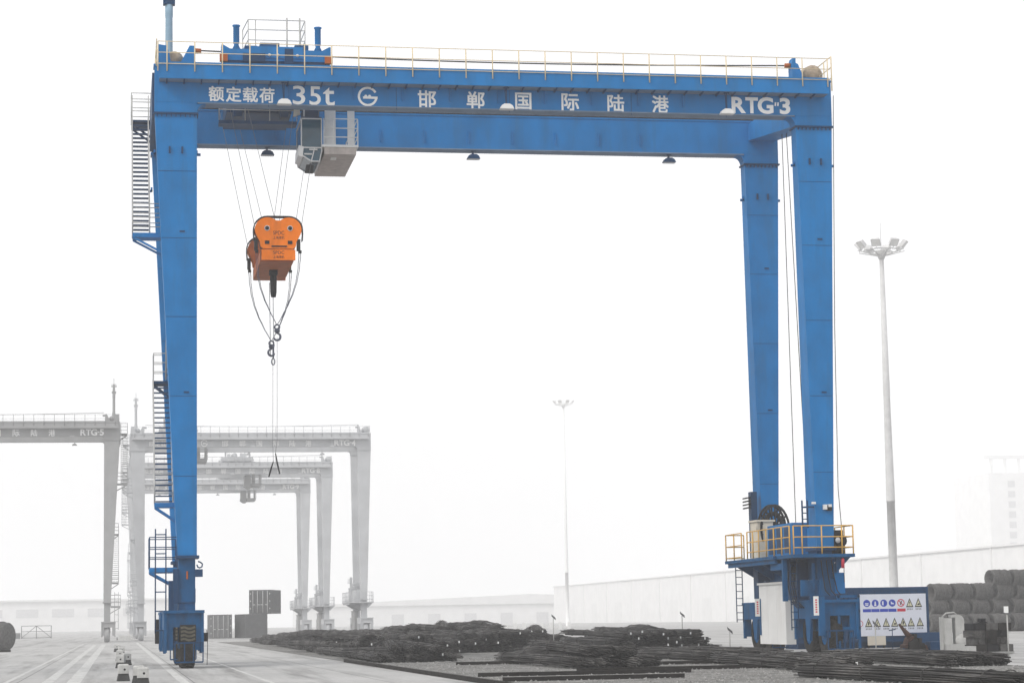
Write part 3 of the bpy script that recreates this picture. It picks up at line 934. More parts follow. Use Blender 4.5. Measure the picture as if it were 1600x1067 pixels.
# ---------------------------------------------------------------- trolleys with their cabs
def trolley(label, oy, dx, paint, detail, ox=0.0):
    t = thing('trolley', label, 'trolley', (ox + dx, oy - .27, 0))
    rm = 'rail_grey' if detail else paint
    for y in (0, 7):
        e = MB()
        e.prism([(1.64, 21.50), (5.56, 21.50), (5.56, 22.06), (5.50, 22.06), (5.25, 21.92), (1.95, 21.92), (1.70, 22.06), (1.64, 22.06)], y - .22, y + .22)
        e.box(2.65, 4.55, y - .26, y + .26, 21.6, 22.02)
        E_ = e.build('end_carriage', paint, t)
        MB().box(1.8, 5.4, y - .18, y + .18, 21.385, 21.50).box(2.4, 3.2, y - .3, y - .22, 21.45, 21.75).box(3.9, 4.2, y - .28, y - .22, 21.40, 21.95).build('wheel_frame', 'blue_dark' if detail else paint, E_)
        if detail:
            for x in (3.35, 3.65, 4.35):
                MB().lathe([(.001, -.04), (.05, -.04), (.05, .04), (.001, .04)], (x, y - .28, 21.70), (0, 1, 0), 10).build('grease_cap', 'galv', E_)
        for x in (2.0, 5.2):
            MB().lathe([(.001, -.08), (.24, -.08), (.20, -.05), (.20, .05), (.24, .08), (.001, .08)], (x, y, 21.60), (0, 1, 0), 16).build('wheel', 'black' if detail else paint, E_)
        for x in (1.58, 5.34):
            MB().box(x, x + .28, y - .3, y - .12, 21.44, 21.72).build('buffer', 'orange_dark' if detail else paint, E_)
    for x in (1.9, 5.0):
        MB().box(x, x + .4, .22, 6.78, 21.55, 21.95).build('cross_beam', paint, t)
    MB().box(2.3, 5.0, 1.5, 5.6, 21.95, 22.02).build('floor', paint, t)
    if detail:
        for bb in ((2.5, 2.95, .3, 1.0, 21.95, 22.18), (3.05, 3.75, .3, 1.2, 21.95, 22.30), (3.85, 4.2, .3, 1.0, 21.95, 22.12), (4.3, 4.8, .3, 1.1, 21.95, 22.24)):
            MB().box(*bb).box(bb[0] + .1, bb[0] + .2, .28, .3, 21.97, bb[5] - .04).build('machinery_cover', 'blue_mid', t)
    for x in (2.18, 5.11):
        s = MB().lathe([(.001, 21.92), (.16, 21.92), (.08, 22.10), (.11, 22.16), (.11, 22.76), (.14, 22.78), (.14, 22.82), (.001, 22.82)], (x, -.05, 0), (0, 0, 1), 14)
        s.build('exhaust_stack', paint, t)
    MB().lathe([(.001, -.9), (.34, -.9), (.34, .9), (.001, .9)], (3.4, 3.2, 22.35), (0, 1, 0), 18).build('hoist_drum', paint, t)
    MB().box(4.1, 4.8, 2.2, 3.2, 22.02, 22.6).box(2.5, 2.9, 2.0, 3.0, 22.02, 22.5).build('hoist_motor', paint, t)
    rr_ = MB()
    xs = (2.78, 3.05, 4.22, 4.70, 4.90)
    for x in xs:
        rr_.tube((x, 3, 22.02), (x, 3, 23.88 if x not in (4.22, 4.70) else 23.98), .02 if x not in (4.22, 4.70) else .035, 5)
    for z in (23.88, 23.5, 23.1):
        rr_.tube((2.78, 3, z), (4.90, 3, z), .018, 5)
        rr_.tube((2.78, 3, z), (2.66, 4.6, z), .018, 5)
        rr_.tube((4.90, 3, z), (4.86, 4.6, z), .018, 5)
    for x in (2.66, 4.86):
        rr_.tube((x, 4.6, 22.02), (x, 4.6, 23.88), .02, 5)
    rr_.build('guard_rail', rm, t)
    # hanging walkway and driver's cab
    fl = MB().box(5.45, 6.62, 1.4, 5.6, 18.48, 18.80)
    fo = fl.build('cab_walkway', 'cabfloor' if detail else 'far', t)
    MB().box(5.36, 6.70, 1.34, 5.66, 18.74, 18.82).box(5.75, 5.95, 2.0, 2.3, 18.44, 18.48).build('floor_edge', 'white_panel' if detail else 'far', fo)
    hp = MB()
    for x0, x1 in ((5.52, 5.92), (6.36, 6.62)):
        hp.box(x0, x1, 1.9, 1.98, 18.82, 21.55)
    hp.build('hanger_panel', 'white_panel' if detail else 'far', t)
    gr = MB()
    for z in (19.12, 19.45, 19.80):
        gr.tube((5.44, 1.4, z), (6.68, 1.4, z), .02, 5)
        gr.tube((6.68, 1.4, z), (6.68, 5.6, z), .02, 5)
    for p in ((5.44, 1.4), (5.78, 1.4), (6.68, 1.4), (6.68, 3.5), (6.68, 5.6)):
        gr.tube((*p, 18.82), (*p, 19.80), .022, 5)
    gr.build('walkway_rail', 'white_panel' if detail else 'far', t)
    poly = [(4.62, 19.80), (5.36, 19.80), (5.36, 18.62), (5.28, 18.22), (4.98, 18.22), (4.66, 18.42), (4.62, 18.72)]
    cb = MB().prism(poly[::-1], 1.5, 3.6).build('driver_cab', 'glass' if detail else 'far', t)
    fm = MB()
    for y in (1.48, 3.62):
        pp = [(x, y, z) for x, z in poly]
        for a, b in zip(pp, pp[1:] + pp[:1]):
            fm.bar(a, b, .04, .045, (0, 1, 0))
    fm.bar((4.62, 1.47, 18.72), (5.36, 1.47, 18.72), .045, .045, (0, 1, 0))
    fm.bar((4.98, 1.47, 18.22), (5.1, 1.47, 18.72), .04, .04, (0, 1, 0))
    for x, z in poly:
        fm.bar((x, 1.48, z), (x, 3.62, z), .05)
    fm.build('cab_frame', 'galv' if detail else 'far', cb)
    MB().prism([(4.50, 18.42), (4.66, 18.36), (4.70, 18.75), (4.52, 18.80)], 1.44, 3.0).build('corner_panel', 'white_panel' if detail else 'far', cb)
    MB().box(4.65, 5.36, 1.5, 3.6, 19.83, 19.88).box(4.75, 5.30, 1.7, 3.4, 19.88, 20.4).build('cab_roof', 'blue_dark' if detail else paint, cb)
    MB().box(4.7, 4.76, 1.6, 1.66, 19.88, 21.55).box(5.2, 5.26, 3.4, 3.46, 19.88, 21.55).build('cab_hanger', 'galv' if detail else paint, t)
    if detail:
        MB().box(4.72, 5.0, 1.42, 1.48, 18.45, 18.5).box(4.9, 5.2, 1.42, 1.47, 18.62, 18.67).build('desk', 'galv', cb)
        lp = MB().prism([(4.76, 17.86), (5.06, 17.84), (5.08, 18.12), (4.82, 18.14)], 1.7, 1.95)
        lp.bar((4.95, 1.8, 18.12), (4.98, 1.8, 18.25), .05)
        lp.build('work_lamp', 'black', t)
        # platform hung under the trolley on the left
        MB().box(1.95, 4.35, 2.7, 5.6, 20.25, 21.5).box(2.2, 2.5, 2.2, 2.7, 20.0, 21.5).box(3.9, 4.2, 2.2, 2.7, 20.0, 21.5).build('hoist_frame', 'blue_dark', t)  # dark underframe box, added to darken and shadow the rear girder
        MB().prism([(4.36, 19.95), (4.62, 20.05), (4.56, 20.6), (4.40, 20.6)], 1.9, 2.0).build('cable_guide', 'cream', t)
        up = MB().box(1.65, 4.5, 2.0, 2.6, 19.68, 19.80)
        u_ = up.build('service_platform', 'blue_dark', t)
        q = MB()
        for z in (20.2, 20.55):
            q.tube((1.65, 2.0, z), (4.5, 2.0, z), .02, 5)
        for x in (1.65, 2.6, 3.5, 4.5):
            q.tube((x, 2.0, 19.80), (x, 2.0, 21.55), .02, 5)
        q.build('platform_rail', 'rail_grey', u_)
    return t


trolley('blue trolley with pale driver cab and stacks on top of the blue crane', 0, 0, 'blue', True)
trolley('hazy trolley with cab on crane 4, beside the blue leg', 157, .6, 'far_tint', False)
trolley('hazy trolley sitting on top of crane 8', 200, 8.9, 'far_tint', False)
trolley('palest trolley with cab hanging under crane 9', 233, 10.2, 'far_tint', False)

# ---------------------------------------------------------------- orange head block, ropes and slings
hb = thing('lifting_block', 'orange twin-sheave lifting block hanging from the blue trolley', 'hoist block', (0, 0, 0))
body = MB().box(3.12, 4.32, 1.35, 5.95, 14.52, 14.92)
body.box(3.25, 4.2, 1.5, 5.8, 14.92, 15.15)
body.build('beam', 'orange_dark', hb)


def heart():
    pts = []
    for cx, a0, a1 in ((3.36, 205, 48), (4.13, 132, -25)):
        for k in range(13):
            a = R(a0 + (a1 - a0) * k / 12)
            pts.append((cx + .46 * math.cos(a), 15.64 + .44 * math.sin(a)))
    pts += [(4.46, 15.30), (4.40, 15.18), (4.38, 15.02), (4.28, 14.93), (3.20, 14.93), (3.10, 15.02), (3.08, 15.18), (3.02, 15.30)]
    return pts


for ya, yb, face in ((1.0, 1.12, 1.0), (5.88, 6.0, 5.88)):
    P = MB().prism(heart()[::-1], ya, yb).build('cheek_plate', 'orange', hb)
    back = .45 if face == 1.0 else -.45
    MB().prism(heart()[::-1], ya + back, yb + back).build('cheek_plate', 'orange_dark', hb)
    LP = MB().box(3.14, 4.36, ya, yb, 14.52, 14.90).build('lower_plate', 'orange', hb)
    for cx in (3.34, 4.17):
        MB().lathe([(.001, -.26), (.40, -.26), (.36, -.2), (.36, .2), (.40, .26), (.001, .26)] if False else
                   [(.001, -.12), (.41, -.12), (.37, -.06), (.37, .06), (.41, .12), (.001, .12)], (cx, (ya + yb) / 2 + back / 2, 15.66), (0, 1, 0), 24).build('sheave', 'rope', hb)
        MB().lathe([(.001, -.02), (.075, -.02), (.075, .02), (.001, .02)], (cx, face - .02, 15.68), (0, 1, 0), 12).build('axle_cap', 'black', P)
        MB().lathe([(.075, -.01), (.10, -.01), (.10, .01), (.075, .01)], (cx, face - .02, 15.68), (0, 1, 0), 12).build('axle_ring', 'galv', P)
        MB().box(cx - .08, cx + .08, face - .03, face - .001, 15.10, 15.22).build('bolt_plate', 'black', P)
    MB().box(3.5, 4.06, face - .025, face - .001, 14.99, 15.04).build('slot', 'black', P)
    for z0, z1, par in ((15.44, 15.58, P), (14.73, 14.85, LP)):
        tm = text_on(MB(), 'SPDC', 3.56, 3.96, z0, z1, face - .006, .0)
        text_on(tm, '上海港机', 3.56, 3.96, z0 - .16, z0 - .05, face - .006, .0)
        tm.build('lettering', 'black', par)
    gd = MB()
    pts = [(2.88, ya + back / 2, 15.25), (2.86, ya + back / 2, 15.6)]
    for k in range(7):
        a = R(170 - 80 * k / 6)
        pts.append((3.36 + .50 * math.cos(a), ya + back / 2, 15.66 + .47 * math.sin(a)))
    for k in range(7):
        a = R(90 - 80 * k / 6)
        pts.append((4.13 + .50 * math.cos(a), ya + back / 2, 15.66 + .47 * math.sin(a)))
    pts += [(4.64, ya + back / 2, 15.5), (4.62, ya + back / 2, 15.25)]
    for a, b in zip(pts[:-1], pts[1:]):
        gd.bar(a, b, .34, .035)
    gd.build('sheave_guard', 'black', hb)
    for x in (2.94, 4.48):
        MB().box(x - .05, x + .07, ya + back / 2 - .15, ya + back / 2 + .15, 14.90, 15.30).build('guide_plate', 'black', hb)
yy = {0: 1.22, 1: 5.68}
for k in (0, 1):
    for xt, xb, zb in ((1.75, 2.93, 15.66), (2.35, 3.72, 15.7), (4.55, 3.76, 15.7), (5.5, 4.58, 15.66)):
        MB().tube((xt, yy[k] + .15, 21.56), (xb, yy[k], zb), .009, 5).build('hoist_rope', 'rope', hb)
MB().lathe([(.001, 13.50), (.09, 13.52), (.12, 13.7), (.13, 14.2), (.10, 14.52), (.001, 14.52)], (3.73, 3.5, 0), (0, 0, 1), 12).box(3.58, 3.88, 3.3, 3.7, 14.35, 14.52).build('cable_basket', 'black', hb)


def sling(label, y, hx, hz, side):
    s = thing('chain_sling', label, 'sling', (0, y, 0), 0, 'chain slings under the lifting block')
    for x0, bow in ((2.98, -.22), (4.54, .22)):
        for d in (-.035, .035):
            pts = []
            for k in range(13):
                t = k / 12
                x = x0 + (hx - x0) * t + bow * math.sin(math.pi * t) + d * (1 - t)
                pts.append((x + (.006 if k % 2 else -.006), 0, 14.86 + (hz - 14.86) * t))
            MB().path(pts, .013, 5).build('chain', 'chain', s)
        MB().box(x0 - .06, x0 + .06, -.05, .05, 14.80, 14.90).build('shackle', 'black', s)
    ring = [(hx + .09 * math.cos(a), 0, hz - .07 + .09 * math.sin(a)) for a in [2 * math.pi * k / 12 for k in range(12)]]
    MB().path(ring, .03, 6, True).build('ring', 'chain', s)
    MB().lathe([(.001, -.09), (.10, -.05), (.11, .02), (.06, .09), (.001, .1)], (hx, 0, hz - .20), (0, 0, 1), 10).build('swivel', 'chain', s)
    hk, rad = [], []
    for k in range(11):
        a = R(100 - side * 0 - 265 * k / 10)
        hk.append((hx + side * .12 * math.cos(a), 0, hz - .42 + .13 * math.sin(a)))
        rad.append(.03 + .016 * math.sin(math.pi * k / 10))
    MB().path([(hx, 0, hz - .24)] + hk, [.03] + rad, 7).build('hook', 'chain', s)
    return s


sling('front chain sling with dark hook curling right under the block', 1.2, 3.70, 12.16, 1)
s2 = sling('rear chain sling hanging lower with its hook curling left', 5.8, 3.80, 12.14, -1)
for x in (3.73, 3.86):
    MB().tube((x, -.1, 14.4), (x + .03, -.1, 11.55), .013, 5).build('chain', 'chain', s2)
tl = thing('tag_line', 'pair of thin rope lines dangling far below the hooks', 'rope', (0, 3.5, 0))
for x, pts in ((0, [(3.70, 0, 11.2), (3.69, 0, 9.5), (3.68, 0, 8.1), (3.70, 0, 7.4)]), (1, [(3.86, 0, 12.0), (3.85, 0, 9.5), (3.84, 0, 8.2), (3.78, 0, 7.7)])):
    MB().path(pts, .008, 5).build('line', 'rope', tl)
MB().path([(3.70, 0, 7.4), (3.62, 0, 7.15), (3.53, 0, 6.83)], [.02, .03, .025], 6).build('rope_end', 'black', tl)
MB().path([(3.78, 0, 7.7), (3.84, 0, 7.35), (3.93, 0, 6.94)], [.02, .03, .025], 6).build('rope_end', 'black', tl)
MB().path([(3.74, 0, 11.75), (3.71, 0, 11.5)] , .03, 6).path([(3.71 + .06 * math.cos(a), 0, 11.1 + .12 * math.sin(a)) for a in [2 * math.pi * k / 10 for k in range(10)]], .022, 5, True).tube((3.71, 0, 11.5), (3.71, 0, 11.22), .03, 6).build('link', 'chain', tl)


# ---------------------------------------------------------------- light masts
def light_mast(label, x, y, h, n, steel):
    t = thing('light_mast', label, 'light mast', (x, y, 0), 0, 'high light masts in the yard')
    p = MB()
    p.lathe([(.001, 0), (.55, 0), (.55, .06), (.36, .06), (.33, 3), (.31, 9.9), (.335, 9.9), (.335, 10.0), (.25, 18), (.27, 18.1), (.16, h - 1.6), (.001, h - 1.6)], (0, 0, 0), (0, 0, 1), 18)
    p.build('pole', steel, t)
    z = h - 1.3
    rg = MB()
    for r_, zz in ((1.35, z), (.9, z - .15)):
        rg.path([(r_ * math.cos(a), r_ * math.sin(a), zz) for a in [2 * math.pi * k / 20 for k in range(20)]], .05, 6, True)
    for k in range(8):
        a = math.pi * k / 4
        rg.bar((.12 * math.cos(a), .12 * math.sin(a), z - .45), (1.9 * math.cos(a), 1.9 * math.sin(a), z), .07)
    rg.lathe([(.001, -.7), (.2, -.7), (.42, -.2), (.5, 0), (.001, .05)], (0, 0, z), (0, 0, 1), 14)
    rg.tube((0, 0, z), (0, 0, z + 2.2), .03, 5)
    rg.build('head_frame', steel, t)
    for k in range(n):
        a = 2 * math.pi * (k + .3) / n
        d = Vector((math.cos(a), math.sin(a), 0)); s = Vector((-d.y, d.x, 0))
        c = d * 1.75 + Vector((0, 0, z + .45))
        nrm = (d * .75 + Vector((0, 0, -.66))).normalized()
        up = s.cross(nrm)
        q = MB()
        v = []
        for off, sc2 in ((-.16, .75), (.16, 1)):
            for i, j in ((-1, -1), (1, -1), (1, 1), (-1, 1)):
                v.append(c + nrm * off + s * .36 * i * sc2 + up * .32 * j * sc2)
        q.add(v, [(3, 2, 1, 0), (4, 5, 6, 7), (0, 1, 5, 4), (1, 2, 6, 5), (2, 3, 7, 6), (3, 0, 4, 7)])
        q.bar(c, d * 1.7 + Vector((0, 0, z)), .06)
        f = q.build('floodlight', steel, t)
        MB().add([c + nrm * .165 + s * .3 * i + up * .26 * j for i, j in ((-1, -1), (1, -1), (1, 1), (-1, 1))], [(0, 1, 2, 3)]).build('lens', 'white_panel', f)
    return t


light_mast('tall grey light mast with a ring of floodlights beside the warehouse', 56.2, 85, 30.6, 8, 'galv')
light_mast('faint distant light mast in the haze near the picture centre', 79.6, 330, 42.4, 8, 'white')  # white steel: haze put into the mast colour


# ---------------------------------------------------------------- shipping containers
def container(label, x, y, z, rz, L, material, doors, group=None):
    t = thing('shipping_container', label, 'container', (x, y, z), rz, group)
    w, h = 2.44, 2.59
    sh = MB().box(-w / 2 + .06, w / 2 - .06, .05, L - .05, .12, h - .06)
    t_body = sh.build('shell', material, t)
    fr = MB()
    for xx in (-w / 2 + .06, w / 2 - .06):
        for yy_ in (.06, L - .06):
            fr.box(xx - .06, xx + .06, yy_ - .06, yy_ + .06, 0, h)
        fr.box(xx - .05, xx + .05, .12, L - .12, 0, .16)
        fr.box(xx - .05, xx + .05, .12, L - .12, h - .1, h - .001)
    for yy_ in (.06, L - .06):
        fr.box(-w / 2 + .12, w / 2 - .12, yy_ - .05, yy_ + .05, 0.002, .16)
        fr.box(-w / 2 + .12, w / 2 - .12, yy_ - .05, yy_ + .05, h - .12, h - .002)
    fr.build('frame', material, t)
    for s in (-1, 1):
        cr = MB()
        y_ = .25
        while y_ < L - .3:
            cr.box(*sorted((s * (w / 2 - .06), s * (w / 2 - .025))), y_, y_ + .14, .17, h - .11)
            y_ += .28
        cr.build('corrugation', material, t_body)
    if doors:
        for s in (-1, 1):
            d = MB().box(*sorted((s * .02, s * 1.08)), .01, .05, .18, h - .14).build('door', material, t)
            for xx in (.3, .8):
                MB().tube((s * xx, -.02, .12), (s * xx, -.02, h - .1), .03, 6).build('lock_rod', 'galv', d)
                MB().box(*sorted((s * xx, s * (xx - .25))), -.04, .0, .95, 1.02).build('handle', 'galv', d)
            for zz in (.5, 1.3, 2.1):
                MB().box(*sorted((s * 1.02, s * 1.10)), -.01, .01, zz, zz + .15).build('hinge', 'galv', d)
    else:
        e = MB()
        for k in range(7):
            x0 = -1.02 + k * .30
            e.box(x0, x0 + .16, .015, .05, .17, h - .13)
        e.build('end_wall_rib', material, t)
    return t


container('grey container with door bars standing right beside the blue left leg', 9.15, 170, 0, 0, 6.06, 'box_mid', True)
container('dark plain-ended container at the bottom of the pair by the rebar', 12.9, 168, 0, R(8), 6.06, 'box_dark', False)
container('grey container with door bars stacked on top of the plain one', 13.35, 168.6, 2.6, R(-14), 6.06, 'box_dark', True)

# ---------------------------------------------------------------- blue equipment container with safety board
ec = thing('equipment_container', 'dark blue container with a safety sign board behind the right leg', 'container', (29.45, 13.0, 0))
MB().box(-3.0, 2.80, .02, 2.4, .40, 2.45).build('shell', 'blue_dark', ec)
f = MB()
for x in (-3.02, 2.82):
    for y in (.05, 2.37):
        f.box(x - .06, x + .06, y - .06, y + .06, .2, 2.56)
f.box(-2.96, 2.76, -.01, .10, 2.45, 2.56).box(-2.96, 2.76, 2.31, 2.42, 2.45, 2.56).box(-2.96, 2.76, -.01, .10, .25, .42)
f.build('frame', 'blue_dark', ec)
MB().box(-2.9, 2.7, .3, 2.1, 0.0, .40).box(1.9, 3.5, -.5, .0, .0, .62).build('skid', 'blue_dark', ec)
cr = MB()
for k in range(18):
    cr.box(-2.9 + k * .31, -2.75 + k * .31, -.012, .02, .45, 2.43)
cr.build('corrugation', 'blue_dark', ec)

sb = thing('safety_sign_board', 'white safety board with rows of blue, red and triangle pictograms', 'sign', (29.45, 12.93, 0))
BX0, BX1, BZ0, BZ1 = -.22, 2.74, .50, 2.27
MB().box(BX0, BX1, 0, .04, BZ0, BZ1).build('board', 'sign_white', sb)
S2 = (BX1 - BX0) / 850.0           # board is about 850 x 500 units in the enlarged photograph


def bxz(u, v):
    return (BX0 + (u - 200) * S2, BZ1 - (v - 222) * (BZ1 - BZ0) / 500)


def disc(mb, c, r_, y, n=20, ri=0.0):
    if ri:
        v = []
        for k in range(n):
            a = 2 * math.pi * k / n
            v += [(c[0] + r_ * math.cos(a), y, c[1] + r_ * math.sin(a)), (c[0] + ri * math.cos(a), y, c[1] + ri * math.sin(a))]
        mb.add(v, [(2 * k, (2 * k + 2) % (2 * n), (2 * k + 3) % (2 * n), 2 * k + 1) for k in range(n)])
    else:
        mb.add([(c[0] + r_ * math.cos(2 * math.pi * k / n), y, c[1] + r_ * math.sin(2 * math.pi * k / n)) for k in range(n)], [list(range(n))])


def flat(mb, pts, y):
    mb.add([(a, y, b) for a, b in pts], [list(range(len(pts)))])


for i, u in enumerate((290, 398, 508, 616)):
    c = bxz(u, 330)
    q = MB(); disc(q, c, .155, -.003)
    po = q.build('mandatory_sign', 'sign_blue', sb)
    q = MB()
    if i == 0:
        flat(q, [(c[0] - .09, c[1] - .03), (c[0] + .09, c[1] - .03), (c[0] + .07, c[1] + .01), (c[0] - .07, c[1] + .01)], -.006)
        flat(q, [(c[0] - .06, c[1] - .10), (c[0] + .06, c[1] - .10), (c[0] + .07, c[1] - .05), (c[0] - .07, c[1] - .05)], -.006)
    elif i == 1:
        flat(q, [(c[0] - .02, c[1] + .08), (c[0] + .02, c[1] + .08), (c[0] + .05, c[1] - .12), (c[0] - .05, c[1] - .12)], -.006)
    elif i == 2:
        flat(q, [(c[0] - .08, c[1] - .08), (c[0] - .01, c[1] - .09), (c[0] - .01, c[1] + .09), (c[0] - .08, c[1] + .07)], -.006)
    else:
        flat(q, [(c[0] - .06, c[1] - .05), (c[0] + .09, c[1] - .05), (c[0] + .06, c[1] + .0), (c[0] - .0, c[1] + .02), (c[0] - .06, c[1] + .08)], -.006)
    q.build('pictogram', 'sign_white', po)
    a, b = bxz(u - 52, 435), bxz(u + 52, 398)
    MB().box(a[0], b[0], -.004, 0, a[1], b[1]).build('caption_strip', 'sign_blue', sb)
c = bxz(728, 330)
q = MB(); disc(q, c, .165, -.003, 24, .125)
d = .11
q.bar((c[0] - d, -.004, c[1] + d), (c[0] + d, -.004, c[1] - d), .004, .035, (0.7, 0, .7))
po = q.build('prohibition_sign', 'sign_red', sb)
q = MB()
flat(q, [(c[0] - .05, c[1] - .08), (c[0] + .0, c[1] - .08), (c[0] + .05, c[1] + .07), (c[0] + .0, c[1] + .08)], -.008)
q.build('pictogram', 'sign_black', po)
a, b = bxz(678, 433), bxz(785, 398)
MB().box(a[0], b[0], -.004, 0, a[1], b[1]).build('caption_strip', 'sign_red', sb)
tri = [(840, 330), (952, 330)] + [(u, 560) for u in (305, 415, 530, 638, 748, 850, 965)]
for i, (u, v) in enumerate(tri):
    c = bxz(u, v)
    w_, h_ = .165, .20
    q = MB(); flat(q, [(c[0] - w_, c[1] - h_ + .01), (c[0] + w_, c[1] - h_ + .01), (c[0], c[1] + h_)], -.003)
    po = q.build('warning_sign', 'sign_black', sb)
    q = MB(); flat(q, [(c[0] - w_ * .68, c[1] - h_ * .72), (c[0] + w_ * .68, c[1] - h_ * .72), (c[0], c[1] + h_ * .58)], -.006)
    q.build('face', 'sign_yellow', po)
    q = MB()
    k = i % 4
    if k == 0:
        flat(q, [(c[0] - .012, c[1] - .06), (c[0] + .012, c[1] - .06), (c[0] + .018, c[1] + .05), (c[0] - .018, c[1] + .05)], -.009)
        disc(q, (c[0], c[1] - .10), .016, -.009, 8)
    elif k == 1:
        flat(q, [(c[0] - .06, c[1] - .10), (c[0] + .06, c[1] - .10), (c[0] + .05, c[1] - .02), (c[0] - .02, c[1] - .04)], -.009)
    elif k == 2:
        flat(q, [(c[0] - .03, c[1] - .11), (c[0] + .01, c[1] - .11), (c[0] + .045, c[1] - .02), (c[0] + .005, c[1] + .06), (c[0] - .03, c[1] - .0)], -.009)
    else:
        flat(q, [(c[0] + .02, c[1] + .05), (c[0] - .03, c[1] - .03), (c[0] + .0, c[1] - .03), (c[0] - .02, c[1] - .11), (c[0] + .04, c[1] - .01), (c[0] + .01, c[1] - .01)], -.009)
    q.build('pictogram', 'sign_black', po)
    q = MB()
    zc = c[1] - h_ - .07
    for j in range(4):                                  # unreadable captions: broken strokes
        x0 = c[0] - .135 + j * .07
        for p in range(3):
            q.box(x0 + rnd.uniform(0, .012), x0 + .052 - rnd.uniform(0, .012), -.004, 0, zc - .03 + p * .024, zc - .018 + p * .024)
        q.box(x0 + .02, x0 + .032, -.006, -.004, zc - .03, zc + .03)
    q.build('caption', 'sign_black', sb)
q = MB(); disc(q, bxz(195, 572), .14, -.003, 24, .115)
q.build('prohibition_sign', 'sign_red', sb)
ns = thing('notice_plate', 'small pale notice leaning below the safety board', 'sign', (29.75, 12.6, 0))
MB().box(-.33, .47, 0, .03, .12, .50).build('board', 'cream', ns)
MB().box(-.3, -.24, .0, .1, 0, .12).box(.38, .44, .0, .1, 0, .12).build('foot', 'timber', ns)


# ---------------------------------------------------------------- small gear by the right leg
def marker_post(label, x, y, h, tilt):
    t = thing('marker_post', label, 'marker post', (x, y, 0), 0, 'thin marker posts in the rebar yard')
    MB().tube((0, 0, 0), (0, 0, h), .022, 6).box(-.12, .12, -.12, .12, 0, .02).build('post', 'greysteel', t)
    b = MB()
    c = Vector((.02, 0, h + .05))
    a = Vector((math.cos(tilt), 0, math.sin(tilt))) * .13
    n_ = Vector((0, .55, .8)).normalized() * .07
    b.add([c - a - n_, c + a - n_, c + a + n_, c - a + n_, c - a - n_ + Vector((0, .03, 0)), c + a - n_ + Vector((0, .03, 0)), c + a + n_ + Vector((0, .03, 0)), c - a + n_ + Vector((0, .03, 0))],
          [(0, 1, 2, 3), (7, 6, 5, 4), (1, 0, 4, 5), (2, 1, 5, 6), (3, 2, 6, 7), (0, 3, 7, 4)])
    b.build('plate', 'box_dark', t)
    return t


t = marker_post('thin marker post with a white card in front of the dark block stack', 24.75, -14.3, 1.35, -.5)
MB().box(-.10, .04, -.03, -.01, 1.40, 1.60).build('card', 'tag', t)
marker_post('thin marker post in front of the safety board', 24.7, -2.2, 1.02, -.7)
marker_post('thin marker post just left of the white cabinet', 21.3, 5.0, .85, -.7)
marker_post('dark tilted marker post above the right rebar pile', 22.2, 16.0, 1.5, -.7)
marker_post('dark tilted marker post above the middle of the rebar piles', 19.2, 30.0, 1.50, -.7)

gs = thing('bent_plate_stand', 'light grey steel stand with a bent plate hood and round disc', 'steel stand', (27.6, -1.2, 0))
MB().box(.06, .36, 0, .3, 0, 1.24).box(-.04, .06, .05, .25, .0, 1.28).build('column', 'greysteel', gs)
hood = [(.50, .20), (.50, 1.26), (.36, 1.26), (.36, 1.36), (.62, 1.36), (.74, 1.32), (.82, 1.22), (.84, 1.08), (.84, .20)]
MB().prism(hood[::-1], .02, .34).build('hood', 'greysteel', gs)
MB().lathe([(.001, -.06), (.22, -.06), (.25, 0), (.22, .06), (.001, .06)], (.70, -.06, .42), (.25, 1, 0), 16).build('disc', 'greysteel', gs)
MB().box(.06, 1.15, -.15, .4, 0.0, .30).build('foot', 'greysteel', gs)
MB().path([(.05, .15, 1.28), (.2, .15, 1.42), (.5, .15, 1.44), (.6, .15, 1.36)], .03, 6).build('handle', 'greysteel', gs)

ds = thing('steel_block_stack', 'dark stack of rough steel blocks on a pallet', 'block stack', (26.75, -6.3, 0))
for k in range(4):
    z0 = .10 + k * .24
    for j in range(3):
        x0 = .04 + j * .44 + rnd.uniform(-.06, .06)
        b = MB().box(x0 - .02, x0 + .40 + rnd.uniform(-.03, .05), rnd.uniform(-.12, .10), .8 + rnd.uniform(-.05, .05), z0, z0 + .239)
        b.box(x0 + .1, x0 + .22, -.05, .02, z0 + .04, z0 + .18)
        b.build('block', ('timber', 'black', 'wire', 'timber', 'rebar')[(2 * k + j) % 5], ds)
MB().box(.38, .56, .2, .5, 1.06, 1.22).prism([(.2, 1.06), (.62, 1.06), (.5, 1.12), (.28, 1.1)], .1, .4).build('block', 'black', ds)
MB().box(-.08, 1.45, -.05, .85, .03, .10).box(-.05, .1, 0, .8, 0, .03).box(1.25, 1.4, 0, .8, 0, .03).box(-.2, .06, -.1, .3, .1, .30).build('pallet', 'greysteel', ds)

bm = thing('rusty_machine', 'red-brown rusty machine with a raised pipe before the safety board', 'machine', (27.6, 3.0, 0))
MB().prism([(0.0, 0.0), (.95, 0.0), (.88, .22), (.70, .30), (.60, .42), (.46, .44), (.36, .58), (.20, .50), (.12, .28), (.02, .24)], -.1, .5).build('housing', 'brown', bm)
MB().prism([(.10, 0.0), (.80, 0.0), (.74, .30), (.52, .36), (.40, .52), (.26, .40), (.14, .34)], -.25, -.1).box(.5, .62, -.3, -.1, .1, .5).build('side_plate', 'timber', bm)
MB().path([(.34, .1, .48), (.12, .05, .70), (-.06, 0, .90), (-.17, 0, 1.04)], [.13, .10, .06, .045], 7).build('pipe', 'brown', bm)
MB().box(.36, .5, -.1, .2, .42, .66).build('bracket', 'timber', bm)
MB().tube((-.45, 0, 0), (-.45, 0, .82), .016, 5).tube((-.58, 0, .80), (-.32, 0, .84), .02, 5).build('valve_stand', 'blue_dark', bm)
MB().box(-.7, .2, -.1, .3, 0, .12).build('base', 'blue_dark', bm)
